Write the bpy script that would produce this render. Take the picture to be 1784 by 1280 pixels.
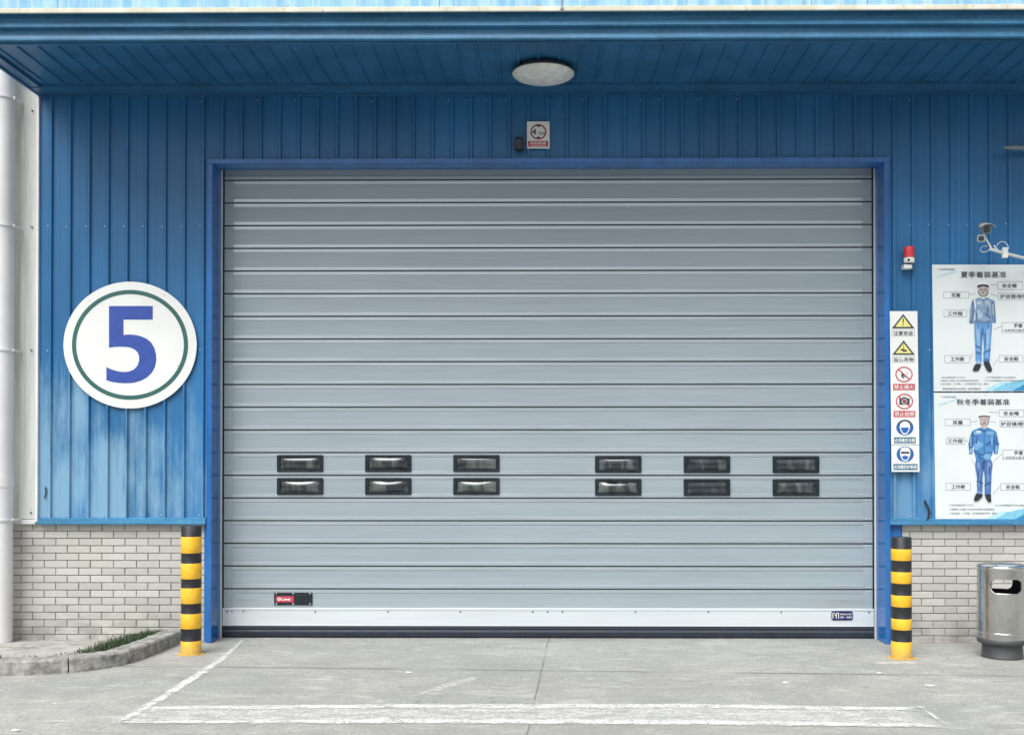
import bpy, bmesh, math, random
from mathutils import Vector, Matrix, Euler
random.seed(7)
R = math.radians
for o in list(bpy.data.objects): bpy.data.objects.remove(o)
S = bpy.context.scene
COL = S.collection

# ------------------------------------------------------------------ camera
F = 1900.0; EYE = 1.69; DIST = F / 194.0
cam_d = bpy.data.cameras.new('camera'); cam = bpy.data.objects.new('camera', cam_d); COL.objects.link(cam)
cam.location = (0, -DIST, EYE)
cam.rotation_euler = Euler((R(90.5), 0, R(0.55)), 'XYZ')
S.camera = cam
cam_d.sensor_width = 36; cam_d.lens = 36 * F / 1784; cam_d.clip_end = 2000; cam_d.clip_start = 0.05
RM = cam.rotation_euler.to_matrix()
c = RM.transposed() @ Vector((0, 1, 0))
SX = (892 + F * c.x / -c.z - 945) / 1784; SY = (790 - 640 + F * c.y / -c.z) / 1784
cam_d.shift_x = SX; cam_d.shift_y = SY
def ray(px, py):
    return RM @ Vector(((px - 892 + SX * 1784) / F, -(py - 640 - SY * 1784) / F, -1))
def W(px, py, Y=0.0):                # point of the plane y=Y seen at a pixel of the photo
    d = ray(px, py); t = (Y + DIST) / d.y
    return Vector((d.x * t, Y, EYE + d.z * t))
def G(px, py, z=0.0):                # point of the level z seen at a pixel
    d = ray(px, py); t = (z - EYE) / d.z
    return Vector((d.x * t, d.y * t - DIST, z))

# ------------------------------------------------------------------ light
wd = bpy.data.worlds.new('World'); S.world = wd; wd.use_nodes = True
nt = wd.node_tree; bgn = nt.nodes['Background']
sky = nt.nodes.new('ShaderNodeTexSky'); sky.sky_type = 'NISHITA'; sky.sun_disc = False
SUN_EL, SUN_AZ = 55, 205            # azimuth measured clockwise from +Y (north)
sky.sun_elevation = R(SUN_EL); sky.sun_rotation = R(SUN_AZ)
sky.air_density = 1.0; sky.dust_density = 6.0; sky.ozone_density = 0.6
hs = nt.nodes.new('ShaderNodeHueSaturation'); hs.inputs['Saturation'].default_value = 0.42
nt.links.new(sky.outputs[0], hs.inputs['Color']); nt.links.new(hs.outputs[0], bgn.inputs[0])
bgn.inputs[1].default_value = 0.092
sd = bpy.data.lights.new('sun', 'SUN'); sd.energy = 2.0; sd.angle = R(48); sd.color = (.985, 1, .99)
sun = bpy.data.objects.new('sun', sd); COL.objects.link(sun)
dirv = Vector((math.sin(R(SUN_AZ)) * math.cos(R(SUN_EL)), math.cos(R(SUN_AZ)) * math.cos(R(SUN_EL)), math.sin(R(SUN_EL))))
sun.rotation_euler = (-dirv).to_track_quat('-Z', 'Y').to_euler(); sun.location = dirv * 30
S.view_settings.view_transform = 'Standard'; S.view_settings.look = 'None'
S.view_settings.exposure = 0.62; S.view_settings.gamma = 1

# ------------------------------------------------------------------ helpers
def tag(o, label=None, cat=None, group=None, kind=None):
    if label: o['label'] = label
    if cat: o['category'] = cat
    if group: o['group'] = group
    if kind: o['kind'] = kind
    return o
def empty(name, loc=(0, 0, 0)):
    o = bpy.data.objects.new(name, None); o.location = loc; COL.objects.link(o); o.empty_display_size = .1
    return o
class MB:
    def __init__(s): s.v = []; s.f = []; s.m = []; s.sm = []
    def add(s, vs, fs, mi=0, smooth=False):
        b = len(s.v); s.v += [tuple(x) for x in vs]
        for f in fs: s.f.append(tuple(b + i for i in f)); s.m.append(mi); s.sm.append(smooth)
    def box(s, x0, x1, y0, y1, z0, z1, mi=0, bev=0):
        if bev <= 0:
            vs = [(x, y, z) for x in (x0, x1) for y in (y0, y1) for z in (z0, z1)]
            s.add(vs, [(0,1,3,2),(4,6,7,5),(0,4,5,1),(2,3,7,6),(0,2,6,4),(1,5,7,3)], mi); return
        bm = bmesh.new(); bmesh.ops.create_cube(bm, size=1)
        for v in bm.verts:
            v.co = ((x0+x1)/2 + v.co.x*(x1-x0), (y0+y1)/2 + v.co.y*(y1-y0), (z0+z1)/2 + v.co.z*(z1-z0))
        bmesh.ops.bevel(bm, geom=list(bm.edges), offset=bev, segments=2, affect='EDGES', profile=.6)
        bm.verts.index_update()
        s.add([v.co[:] for v in bm.verts], [[v.index for v in f.verts] for f in bm.faces], mi); bm.free()
    def poly(s, pts, mi=0): s.add(pts, [tuple(range(len(pts)))], mi)
    def prism(s, pts, dy, mi=0):     # outline in a plane y=const given thickness dy backwards
        n = len(pts); back = [(p[0], p[1] + dy, p[2]) for p in pts]
        s.add(list(pts) + back, [tuple(range(n)), tuple(range(2*n-1, n-1, -1))] + [(i, (i+1) % n, n+(i+1) % n, n+i) for i in range(n)], mi)
    def tube(s, pts, r, seg=10, mi=0, caps=True):
        pts = [Vector(p) for p in pts]; n = len(pts); rs = r if isinstance(r, (list, tuple)) else [r]*n
        vs = []; up = None
        for i, p in enumerate(pts):
            t = (pts[min(i+1, n-1)] - pts[max(i-1, 0)]).normalized()
            if up is None: up = Vector((0, 0, 1)) if abs(t.z) < .9 else Vector((1, 0, 0))
            a = t.cross(up).normalized(); b = a.cross(t).normalized(); up = b
            for k in range(seg):
                an = 2*math.pi*k/seg; vs.append(p + rs[i]*(math.cos(an)*a + math.sin(an)*b))
        fs = [(i*seg+k, i*seg+(k+1) % seg, (i+1)*seg+(k+1) % seg, (i+1)*seg+k) for i in range(n-1) for k in range(seg)]
        s.add(vs, fs, mi, True)
        if caps:
            s.add(vs[:seg], [tuple(range(seg))], mi); s.add(vs[-seg:], [tuple(range(seg))], mi)
    def lathe(s, c, prof, seg=32, mi=0, smooth=True, mats=None, axis='Z'):   # prof: (r, h)
        vs = []
        for r_, h in prof:
            for k in range(seg):
                a = 2*math.pi*k/seg; x, y, z = r_*math.cos(a), r_*math.sin(a), h
                if axis == 'Y': x, y, z = x, h, y
                vs.append((c[0]+x, c[1]+y, c[2]+z))
        for i in range(len(prof)-1):
            fs = [(i*seg+k, i*seg+(k+1) % seg, (i+1)*seg+(k+1) % seg, (i+1)*seg+k) for k in range(seg)]
            b = len(s.v)
            if i == 0: base = b; s.v += [tuple(x) for x in vs]
            for f in fs: s.f.append(tuple(base+j for j in f)); s.m.append(mats[i] if mats else mi); s.sm.append(smooth)
    def build(s, name, mats, parent=None, weld=False):
        me = bpy.data.meshes.new(name); me.from_pydata(s.v, [], s.f)
        if not isinstance(mats, (list, tuple)): mats = [mats]
        for m in mats: me.materials.append(m)
        for p, mi, sm in zip(me.polygons, s.m, s.sm): p.material_index = mi; p.use_smooth = sm
        bm = bmesh.new(); bm.from_mesh(me)
        if weld: bmesh.ops.remove_doubles(bm, verts=bm.verts, dist=1e-5)
        bmesh.ops.recalc_face_normals(bm, faces=bm.faces); bm.to_mesh(me); bm.free()
        o = bpy.data.objects.new(name, me); COL.objects.link(o)
        if parent:
            o.parent = parent
            t = Vector((0, 0, 0)); q = parent
            while q: t += q.location; q = q.parent
            for v in me.vertices: v.co -= t
        return o
def lin(c):
    return tuple(((x/255)/12.92 if x/255 <= .04045 else ((x/255+.055)/1.055)**2.4) for x in c)
class Nd:
    def __init__(s, name):
        s.m = bpy.data.materials.new(name); s.m.use_nodes = True; s.t = s.m.node_tree
        s.b = s.t.nodes['Principled BSDF']; s.co = s.t.nodes.new('ShaderNodeTexCoord').outputs['Object']
        g = s.t.nodes.new('ShaderNodeNewGeometry'); s.pos = g.outputs['Position']
    def n(s, typ, **k):
        x = s.t.nodes.new(typ)
        for a, b in k.items(): setattr(x, a, b)
        return x
    def link(s, a, b): s.t.links.new(a, b)
    def noise(s, scale=(1, 1, 1), sc=5, det=4, rough=.55, dist=0, off=(0, 0, 0)):
        mp = s.n('ShaderNodeMapping'); mp.inputs['Scale'].default_value = scale; mp.inputs['Location'].default_value = off
        s.link(s.pos, mp.inputs[0])
        t = s.n('ShaderNodeTexNoise'); t.inputs['Scale'].default_value = sc; t.inputs['Detail'].default_value = det
        t.inputs['Roughness'].default_value = rough; t.inputs['Distortion'].default_value = dist
        s.link(mp.outputs[0], t.inputs['Vector']); return t.outputs['Fac']
    def rng(s, v, a, b, c=0, d=1, smooth=True):
        x = s.n('ShaderNodeMapRange'); x.interpolation_type = 'SMOOTHSTEP' if smooth else 'LINEAR'
        for i, q in enumerate((a, b, c, d)): x.inputs[i+1].default_value = q
        s.link(v, x.inputs[0]); return x.outputs[0]
    def math(s, op, a, b=0.0, c=None):
        x = s.n('ShaderNodeMath', operation=op)
        for i, q in enumerate((a, b) if c is None else (a, b, c)):
            if isinstance(q, (int, float)): x.inputs[i].default_value = q
            else: s.link(q, x.inputs[i])
        return x.outputs[0]
    def mix(s, f, a, b, mode='MIX'):
        x = s.n('ShaderNodeMix', data_type='RGBA', blend_type=mode)
        for i, q in ((0, f), (6, a), (7, b)):
            if isinstance(q, (int, float)): x.inputs[i].default_value = q
            elif isinstance(q, tuple): x.inputs[i].default_value = (*q[:3], 1)
            else: s.link(q, x.inputs[i])
        return x.outputs[2]
    def xyz(s):
        x = s.n('ShaderNodeSeparateXYZ'); s.link(s.pos, x.inputs[0]); return x.outputs
    def bump(s, h, st=.3, d=.01):
        x = s.n('ShaderNodeBump'); x.inputs['Strength'].default_value = st; x.inputs['Distance'].default_value = d
        s.link(h, x.inputs['Height']); s.link(x.outputs[0], s.b.inputs['Normal'])
    def out(s, col, rough=.5, metal=0, spec=.5):
        for k, q in (('Base Color', col), ('Roughness', rough), ('Metallic', metal), ('Specular IOR Level', spec)):
            if isinstance(q, (int, float)): s.b.inputs[k].default_value = q
            elif isinstance(q, tuple): s.b.inputs[k].default_value = (*q[:3], 1)
            else: s.link(q, s.b.inputs[k])
        return s.m
def dark(c, f): return tuple(x*f for x in c)
def simple(name, col, rough=.5, metal=0, var=.12, sc=14, bump=0, spec=.5):
    n = Nd(name); f = n.noise(sc=sc, det=5)
    m = n.out(n.mix(n.rng(f, .3, .7), dark(col, 1-var), dark(col, 1+var)), n.rng(f, .2, .8, max(rough-.08, .03), min(rough+.08, 1)), metal, spec)
    if bump: n.bump(n.noise(sc=sc*6), bump, .004)
    return m
M = {}
# ------------------------------------------------------------------ materials
def mat_blue():
    n = Nd('blue_cladding_paint'); X = n.xyz()
    base = (.020, .142, .33); pale = (.25, .44, .58)
    big = n.noise((1, 1, .5), .9, 3)
    c = n.mix(n.rng(big, .35, .68), dark(base, .85), dark(base, 1.22))
    # chalking of the paint: ragged vertical runs, each pan on its own, mostly low on the sheet
    st = n.noise((5.8, 1, .55), 1.0, 6, .62, .4)
    st2 = n.noise((30, 1, 1.2), 1.0, 5, .6)
    low = n.rng(X[2], 3.3, 1.25)
    left = n.rng(X[0], -3.0, -3.5, .62, 1)
    pid = n.math('FLOOR', n.math('MULTIPLY', n.math('ADD', X[0], 4.42 - .0), 1/.17187))
    cb = n.n('ShaderNodeCombineXYZ'); n.link(n.math('MULTIPLY', pid, 3.37), cb.inputs[0]); n.link(n.math('MULTIPLY', X[0], 2.2), cb.inputs[1]); n.link(n.math('MULTIPLY', X[2], .8), cb.inputs[2])
    pn = n.n('ShaderNodeTexNoise'); pn.inputs['Scale'].default_value = 1.6; pn.inputs['Detail'].default_value = 5; pn.inputs['Roughness'].default_value = .6; n.link(cb.outputs[0], pn.inputs['Vector'])
    f = n.math('ADD', n.math('MULTIPLY', n.rng(X[2], 3.6, 1.1), .34), n.math('MULTIPLY', pn.outputs['Fac'], .6))
    f = n.math('ADD', f, n.math('ADD', n.math('MULTIPLY', st, .35), n.math('MULTIPLY', st2, .2)))
    f = n.math('ADD', f, n.rng(X[0], -3.75, -4.3, 0, .07))
    f = n.math('MULTIPLY', n.rng(f, .76, .98), left)
    c = n.mix(n.math('MULTIPLY', f, .68), c, pale)
    # fine scrapes and dirt runs
    d = n.rng(n.noise((14, 1, 2.6), 1.6, 6, .7, 1.2, (5, 3, 2)), .66, .73)
    c = n.mix(n.math('MULTIPLY', d, .45), c, dark(base, .5))
    c = n.mix(n.math('MULTIPLY', n.rng(n.noise((1, 1, 1), 60, 2), .68, .76), .25), c, (.3, .4, .46))
    m = n.out(c, n.rng(f, 0, 1, .38, .62)); n.bump(n.noise((1, 1, .12), 9, 3), .25, .01); return m
M['blue'] = mat_blue()
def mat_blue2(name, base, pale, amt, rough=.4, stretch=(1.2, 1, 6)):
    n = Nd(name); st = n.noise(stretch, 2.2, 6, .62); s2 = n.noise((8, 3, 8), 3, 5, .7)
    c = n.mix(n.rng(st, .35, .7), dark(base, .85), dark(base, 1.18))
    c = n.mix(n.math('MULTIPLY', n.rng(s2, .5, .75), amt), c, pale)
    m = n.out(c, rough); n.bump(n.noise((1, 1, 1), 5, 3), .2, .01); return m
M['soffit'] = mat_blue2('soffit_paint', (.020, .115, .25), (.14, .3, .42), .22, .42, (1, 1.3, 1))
M['fascia'] = mat_blue2('fascia_paint', (.042, .185, .345), (.20, .38, .50), .35, .42)
M['flash'] = mat_blue2('flashing_paint', (.045, .21, .40), (.25, .45, .55), .35, .4)
M['frame'] = mat_blue2('door_frame_paint', (.022, .14, .42), (.06, .21, .48), .25, .16, (2, 1, .6))
def mat_top():
    n = Nd('weathered_top_sheet'); X = n.xyz()
    st = n.noise((7, 1, .8), 1.6, 6, .65); st2 = n.noise((26, 1, 1.2), 1, 4, .6)
    c = n.mix(n.rng(st, .34, .66), (.19, .44, .66), (.38, .62, .74))
    c = n.mix(n.math('MULTIPLY', n.rng(st2, .52, .68), .45), c, (.60, .74, .78))
    rust = n.math('MULTIPLY', n.rng(n.noise((5, 1, 6), 2, 6, .75), .56, .68), n.rng(X[2], 5.20, 5.155))
    c = n.mix(n.math('MULTIPLY', rust, .8), c, (.42, .22, .09)); return n.out(c, .6)
M['topsheet'] = mat_top()
def mat_rim():
    n = Nd('rusty_cream_edge'); a = n.noise((9, 1, 3), 2.4, 7, .75); b = n.noise((3, 1, 1), 2, 4)
    c = n.mix(n.rng(b, .4, .65), (.62, .60, .47), (.72, .70, .62)); c = n.mix(n.rng(a, .57, .70, 0, .8), c, (.45, .20, .06)); return n.out(c, .7)
M['rim'] = mat_rim()
def mat_white_wall():
    n = Nd('white_cladding_paint'); a = n.noise((9, 1, .6), 1.5, 6, .65); b = n.noise((4, 1, 1.5), 5, 6, .75)
    c = n.mix(n.rng(a, .35, .7), (.58, .61, .58), (.74, .76, .73)); c = n.mix(n.rng(b, .63, .72, 0, .45), c, (.27, .29, .24)); return n.out(c, .5)
M['whitewall'] = mat_white_wall()
M['pipe'] = simple('white_pipe_plastic', (.74, .74, .75), .35, 0, .05, 3)
M['white'] = simple('white_metal_paint', (.72, .74, .72), .4, 0, .06, 4)
def mat_brick():
    n = Nd('pale_grey_brick'); X = n.xyz(); g = n.n('ShaderNodeNewGeometry')
    c = n.mix(g.outputs['Random Per Island'], (.43, .42, .40), (.54, .53, .50))
    c = n.mix(n.rng(n.noise((1, 1, 1), 1.3, 5), .42, .68, 0, .6), c, (.50, .51, .455))
    c = n.mix(n.rng(n.noise((2, 1, 9), 9, 6, .7), .5, .75, 0, .5), c, (.37, .365, .34))
    grime = n.math('MULTIPLY', n.rng(X[2], .42, .03), n.rng(n.noise((1, 1, 1.5), 5, 6, .7), .35, .65))
    c = n.mix(n.math('MULTIPLY', grime, .75), c, (.25, .24, .215))
    m = n.out(c, .85); n.bump(n.noise((1, 1, 5), 26, 6, .7), .6, .006); return m
M['brick'] = mat_brick()
def mat_mortar():
    n = Nd('mortar'); a = n.noise((1, 1, 1), 1.6, 3)
    return n.out(n.mix(n.rng(a, .38, .62), (.22, .22, .21), (.39, .385, .36)), .95)
M['mortar'] = mat_mortar()
def mat_door(name, base, rough, metal, var=.06, stain=.25):
    n = Nd(name); a = n.noise((.5, 1, 14), 3, 5, .6); b = n.noise((.35, 1, .5), 1.1, 3)
    f = n.math('ADD', n.math('MULTIPLY', a, .5), n.math('MULTIPLY', b, .5))
    c = n.mix(n.rng(f, .35, .65), dark(base, 1-var), dark(base, 1+var))
    c = n.mix(n.rng(n.noise((1.2, 1, 7), 4, 6, .7), .62, .76, 0, stain), c, dark(base, .72))
    m = n.out(c, n.rng(a, .3, .7, rough-.06, rough+.08), metal); n.bump(n.noise((.3, 1, 12), 3, 3), .05, .003); return m
M['panel'] = mat_door('door_panel_paint', (.31, .375, .415), .42, .0)
M['edge'] = mat_door('door_panel_edge', (.48, .56, .605), .34, .6, .02, 0)
M['alu'] = mat_door('bottom_rail_aluminium', (.62, .68, .71), .42, .15, .04)
M['seam'] = simple('seam_rubber', (.03, .045, .055), .8)
M['rubber'] = simple('black_rubber', (.016, .024, .040), .62, 0, .25, 9, .2)
M['blackp'] = simple('black_plastic', (.012, .018, .026), .3, 0, .2, 9)
n_ = Nd('black_tape'); M['tape_black'] = n_.out(n_.mix(n_.rng(n_.noise((1, 1, .5), 20, 6, .8), .56, .7, 0, .5), (.018, .02, .024), (.12, .12, .12)), .42)
def mat_yellow():
    n = Nd('yellow_tape'); X = n.xyz(); a = n.noise((1, 1, 1), 9, 6, .7)
    c = n.mix(n.rng(a, .35, .65), (.80, .44, .018), (.90, .53, .04))
    c = n.mix(n.rng(n.noise((1, 1, 2), 32, 5, .8), .58, .68, 0, .6), c, (.5, .30, .08))
    c = n.mix(n.rng(n.noise((1, 1, .35), 24, 6, .8, 0, (5, 5, 5)), .60, .68, 0, .5), c, (.16, .12, .05))
    c = n.mix(n.math('MULTIPLY', n.math('ADD', n.rng(X[2], .14, .0), n.math('MULTIPLY', n.rng(X[2], .25, .02), n.rng(n.noise((1, 1, 1), 22, 6, .75), .5, .62))), .4), c, (.33, .27, .16)); m = n.out(c, .42); n.bump(a, .25, .004); return m
M['yellow'] = mat_yellow()
M['screw'] = simple('screw_steel', (.62, .66, .68), .35, .6)
M['screwdark'] = simple('dark_hole', (.06, .065, .07), .6)
M['signwhite'] = simple('sign_white', (.76, .78, .77), .38, 0, .03, 3)
M['postwhite'] = simple('poster_white', (.68, .74, .75), .4, 0, .03, 2)
M['sgreen'] = simple('sign_green', (.03, .12, .11), .4, 0, .06)
M['navy'] = simple('navy_sticker', (.02, .025, .12), .35)
M['sblue'] = simple('sign_blue', (.033, .078, .35), .4, 0, .06)
M['ink'] = simple('print_dark_ink', (.045, .06, .075), .5, 0, .1)
M['inkgrey'] = simple('print_grey_ink', (.26, .30, .32), .5, 0, .1)
M['inkred'] = simple('print_red', (.50, .055, .085), .45, 0, .1)
M['inkyel'] = simple('print_yellow', (.75, .72, .24), .45, 0, .06)
M['inkblue'] = simple('print_blue', (.02, .12, .38), .45, 0, .08)
M['inkteal'] = simple('print_teal', (.03, .16, .26), .45, 0, .08)
M['skin'] = simple('print_skin', (.52, .43, .40), .5)
for k, cc in dict(s1=(.22,.34,.50), s2=(.12,.20,.34), s3=(.36,.47,.58), p1=(.11,.29,.57), p2=(.055,.16,.38), p3=(.25,.44,.68), j1=(.07,.24,.50), j2=(.035,.12,.32), j3=(.17,.38,.62), t1=(.06,.15,.38), t2=(.03,.08,.24), t3=(.15,.27,.50), w1=(.40,.66,.76), w2=(.20,.50,.68), w3=(.03,.25,.48), boot=(.018,.025,.04)).items():
    M[k] = simple('print_tone_' + k, cc, .5, 0, .12, 30)
def mat_lamp():
    n = Nd('marbled_opal_glass'); a = n.noise((1, 1, 1), 5, 5, .6, 2.5)
    c = n.mix(n.rng(a, .42, .6), (.60, .64, .62), (.76, .78, .75)); c = n.mix(n.rng(n.noise((1, 1, 1), 3, 6, .7, 3, (3, 3, 3)), .56, .66, 0, .4), c, (.5, .53, .5)); return n.out(c, .3)
M['opal'] = mat_lamp()
def mat_steel():
    n = Nd('brushed_stainless'); a = n.noise((1.6, 1.6, .6), 5, 5, .6); d = n.noise((1, 1, .6), 7, 6, .75)
    c = n.mix(n.rng(a, .35, .65), (.48, .48, .465), (.62, .615, .60)); c = n.mix(n.rng(d, .56, .72, 0, .25), c, (.3, .29, .27))
    m = n.out(c, n.rng(d, .3, .7, .20, .30), 1); n.bump(n.noise((1, 1, .35), 4, 2), .10, .02); return m
M['steel'] = mat_steel()
M['steelsh'] = simple('polished_stainless', (.66, .67, .67), .16, 1, .06)
M['darkbase'] = simple('bin_grey_base', (.075, .08, .085), .5, .2)
M['insidebin'] = simple('bin_inside', (.035, .045, .05), .6, .3)
def mat_pane():
    n = Nd('dark_acrylic_pane'); X = n.xyz(); a = n.noise((3.2, 1, .8), 2.6, 3, .5, .6)
    c = n.mix(n.rng(a, .45, .66), (.010, .020, .026), (.10, .125, .12))  # pale upright patches in the base colour stand in for reflections
    return n.out(c, .09, 0, .9)
M['pane'] = mat_pane()
M['beacon'] = simple('red_beacon_plastic', (.62, .05, .06), .18, 0, .15, 20)
M['camgrey'] = simple('camera_housing_grey', (.30, .34, .34), .45, 0, .1)
M['cable'] = simple('black_cable', (.02, .025, .03), .5)
M['greyp'] = simple('grey_metal', (.22, .27, .30), .4, .3)

def mat_ground():
    n = Nd('worn_concrete'); X = n.xyz()
    c = n.mix(n.rng(n.noise((1, 1, 1), .9, 6, .6), .36, .64), (.335, .335, .31), (.44, .44, .405))
    c = n.mix(n.rng(n.noise((.5, 1.8, 1), 1.7, 6, .65, .8, (3, 1, 0)), .42, .68, 0, .55), c, (.42, .42, .395))
    c = n.mix(n.rng(n.noise((.6, 1, 1), 1.1, 5, .6, .5, (8, 4, 0)), .50, .72, 0, .55), c, (.255, .285, .262))
    c = n.mix(n.rng(n.noise((1, 1, 1), 42, 5, .75), .38, .62, 0, .6), c, (.20, .20, .19))
    c = n.mix(n.rng(n.noise((1, 1.5, 1), 8, 7, .78, .5), .60, .68, 0, .8), c, (.60, .60, .58))
    c = n.mix(n.rng(n.noise((1.2, 2.6, 1), 17, 5, .7, .3, (1, 7, 0)), .66, .70, 0, .9), c, (.74, .74, .72))
    c = n.mix(n.rng(n.noise((1, 1.6, 1), 10, 6, .75, .3, (9, 2, 0)), .61, .70, 0, .7), c, (.20, .20, .19))
    c = n.mix(n.rng(n.noise((.8, 2, 1), 4.5, 8, .8, .8, (21, 5, 0)), .53, .66, 0, .6), c, (.56, .56, .53))
    c = n.mix(n.rng(n.noise((1, 1.3, 1), 3.2, 8, .78, .4, (11, 3, 0)), .40, .62, 0, .55), c, (.245, .25, .235))
    c = n.mix(n.rng(n.noise((1, 1, 1), 16, 4, .6, 0, (4, 4, 0)), .64, .69, 0, .7), c, (.12, .12, .115))
    # scuffed arcs
    c = n.mix(n.rng(n.noise((.6, 1.6, 1), 2.6, 7, .75, 1.0, (2, 9, 0)), .55, .66, 0, .5), c, (.50, .50, .48))
    def joint(pa, pb, wid, wob, fa, fb, op):
        nonlocal c
        a = G(*pa); b = G(*pb); d = (b - a).normalized(); nx, ny = -d.y, d.x; k = -(nx*a.x + ny*a.y)
        e = n.math('ADD', n.math('MULTIPLY', X[0], nx), n.math('MULTIPLY', X[1], ny)); e = n.math('ADD', e, k)
        e = n.math('ADD', e, n.math('MULTIPLY', n.math('SUBTRACT', n.noise(sc=2.5, det=6), .5), wob))
        e = n.math('ABSOLUTE', e)
        f = n.rng(e, wid, wid*.35); f = n.math('MULTIPLY', f, n.rng(n.noise(sc=1.7, det=4, off=(4, 4, 4)), fa, fb, .15, 1))
        c = n.mix(n.math('MULTIPLY', f, op), c, (.14, .14, .135))
        return f
    joint((0, 1157), (1784, 1177), .030, .03, .34, .60, .9)
    joint((957, 1108), (919, 1275), .008, .03, .36, .55, .95)
    m = n.out(c, .82); n.bump(n.noise((1, 1, 1), 55, 6, .7), .35, .006); return m
M['ground'] = mat_ground()
def mat_paint(name, lo, hi, amt):
    n = Nd(name); a = n.noise((1, 2.2, 1), 5, 8, .8, .5); b = n.noise((1, 1, 1), 38, 5, .75)
    f = n.math('ADD', n.math('MULTIPLY', a, .65), n.math('MULTIPLY', b, .35)); w = n.n('ShaderNodeAttribute'); w.attribute_name = 'wear'
    f = n.math('ADD', f, n.math('MULTIPLY', n.math('SUBTRACT', w.outputs['Fac'], 1), .24))
    m = n.out(n.mix(n.rng(b, .3, .7), (.68, .68, .66), (.80, .80, .78)), .7)
    tr = n.n('ShaderNodeBsdfTransparent'); mx = n.n('ShaderNodeMixShader')
    n.link(n.rng(f, lo, hi, 0, amt), mx.inputs[0]); n.link(tr.outputs[0], mx.inputs[1]); n.link(n.b.outputs[0], mx.inputs[2])
    n.link(mx.outputs[0], n.t.nodes['Material Output'].inputs[0]); return m
M['paint'] = mat_paint('white_road_paint', .34, .56, .85)
M['paintthin'] = mat_paint('worn_road_paint', .40, .58, .6)
M['paintmid'] = mat_paint('rubbed_road_paint', .36, .60, .68)
M['ypaint'] = mat_paint('spilt_paint', .42, .55, .7)
def mat_kerb():
    n = Nd('kerb_concrete'); a = n.noise((1, 1, 1), 11, 7, .75); b = n.noise((1, 1, 1), 2.6, 5, .6)
    c = n.mix(n.rng(a, .33, .66), (.15, .15, .14), (.40, .395, .37)); c = n.mix(n.rng(b, .5, .68, 0, .6), c, (.20, .225, .20))
    c = n.mix(n.rng(n.noise((1, 1, 1), 6, 7, .8, 1, (7, 1, 1)), .62, .70, 0, .6), c, (.6, .59, .56))
    g = n.n('ShaderNodeNewGeometry'); sp = n.n('ShaderNodeSeparateXYZ'); n.link(g.outputs['Normal'], sp.inputs[0])
    m = n.out(c, .9); n.bump(a, .8, .015); return m
M['kerb'] = mat_kerb()
def mat_bed():
    n = Nd('bed_concrete'); a = n.noise((1, 1, 1), 6, 7, .7); b = n.noise((1, 2, 1), 2.2, 5, .6)
    c = n.mix(n.rng(a, .35, .65), (.29, .285, .26), (.43, .42, .39)); c = n.mix(n.rng(b, .52, .7, 0, .6), c, (.13, .125, .10))
    m = n.out(c, .95); n.bump(n.noise(sc=30, det=6), .7, .01); return m
M['bed'] = mat_bed()
n_ = Nd('grass_blades'); M['grass'] = n_.out(n_.mix(n_.n('ShaderNodeNewGeometry').outputs['Random Per Island'], (.018, .045, .022), (.075, .11, .045)), .6)

# ------------------------------------------------------------------ setting
M['bounce_cut_dark'] = simple('bounce_cut_dark', (.06, .06, .06), .85, 0, .2, 5)
g = MB(); g.box(-250, 250, -300, 60, -.3, 0)
tag(g.build('ground', M['ground']), kind='structure')
g = MB(); g.box(-250, 250, -299, -13, -.2, .004); tag(g.build('unseen_dark_ground', M['bounce_cut_dark']), kind='structure')  # unseen dark slab behind the camera, added to weaken ground bounce under the canopy
def jag(pts, step=.06, amp=.008, z=.004):
    out = []
    for i, p in enumerate(pts):
        q = pts[(i+1) % len(pts)]; L = (q - p).length; k = max(1, int(L/step)); d = (q-p).normalized(); nn = Vector((-d.y, d.x, 0))
        for j in range(k):
            w = random.gauss(0, amp) if j else 0
            out.append(p + (q-p)*(j/k) + nn*w)
    return [(p.x, p.y, z) for p in out]
def resample(pts, n):
    L = [0]
    for a, b in zip(pts, pts[1:]): L.append(L[-1] + (b-a).length)
    r = []
    for i in range(n):
        t = L[-1]*i/(n-1); k = max(j for j in range(len(L)) if L[j] <= t + 1e-9); k = min(k, len(pts)-2)
        r.append(pts[k].lerp(pts[k+1], (t-L[k])/(L[k+1]-L[k])))
    return r
mk = MB(); WEAR = []
def pq(*pp): return [G(*p) for p in pp]
def strip(A, B, mi, z, soft=.03, step=.05):
    A, B = pq(*A), pq(*B); L = sum((q-p).length for p, q in zip(A, A[1:])); n = max(6, int(L/step)); A, B = resample(A, n), resample(B, n); K = 8; vs = []
    for i in range(n):
        w = (A[i]-B[i]).length; e = min(i, n-1-i)*L/n
        for k in range(K+1):
            t = (1-math.cos(math.pi*k/K))/2
            p = A[i].lerp(B[i], t); vs.append((p.x, p.y, z)); WEAR.append(min(1, min(t, 1-t)*w/soft, e/soft/2))
    mk.add(vs, [(i*(K+1)+k, (i+1)*(K+1)+k, (i+1)*(K+1)+k+1, i*(K+1)+k+1) for i in range(n-1) for k in range(K)], mi)
strip([(225, 1226), (700, 1223), (1200, 1223), (1612, 1229)], [(160, 1264), (700, 1265), (1200, 1268), (1668, 1271)], 2, .003, .10)
strip([(245, 1230), (700, 1225.5), (1200, 1225.5), (1606, 1231)], [(240, 1239), (700, 1236), (1200, 1236), (1616, 1241)], 0, .006, .05)
strip([(190, 1255), (700, 1251), (1200, 1253), (1640, 1261)], [(170, 1263), (700, 1262.5), (1200, 1265), (1672, 1270)], 0, .0065, .05)
strip([(418, 1111), (372, 1148), (322, 1178), (240, 1228), (170, 1263)], [(440, 1111), (410, 1150), (368, 1180), (292, 1228), (228, 1263)], 2, .0035, .12)
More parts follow.
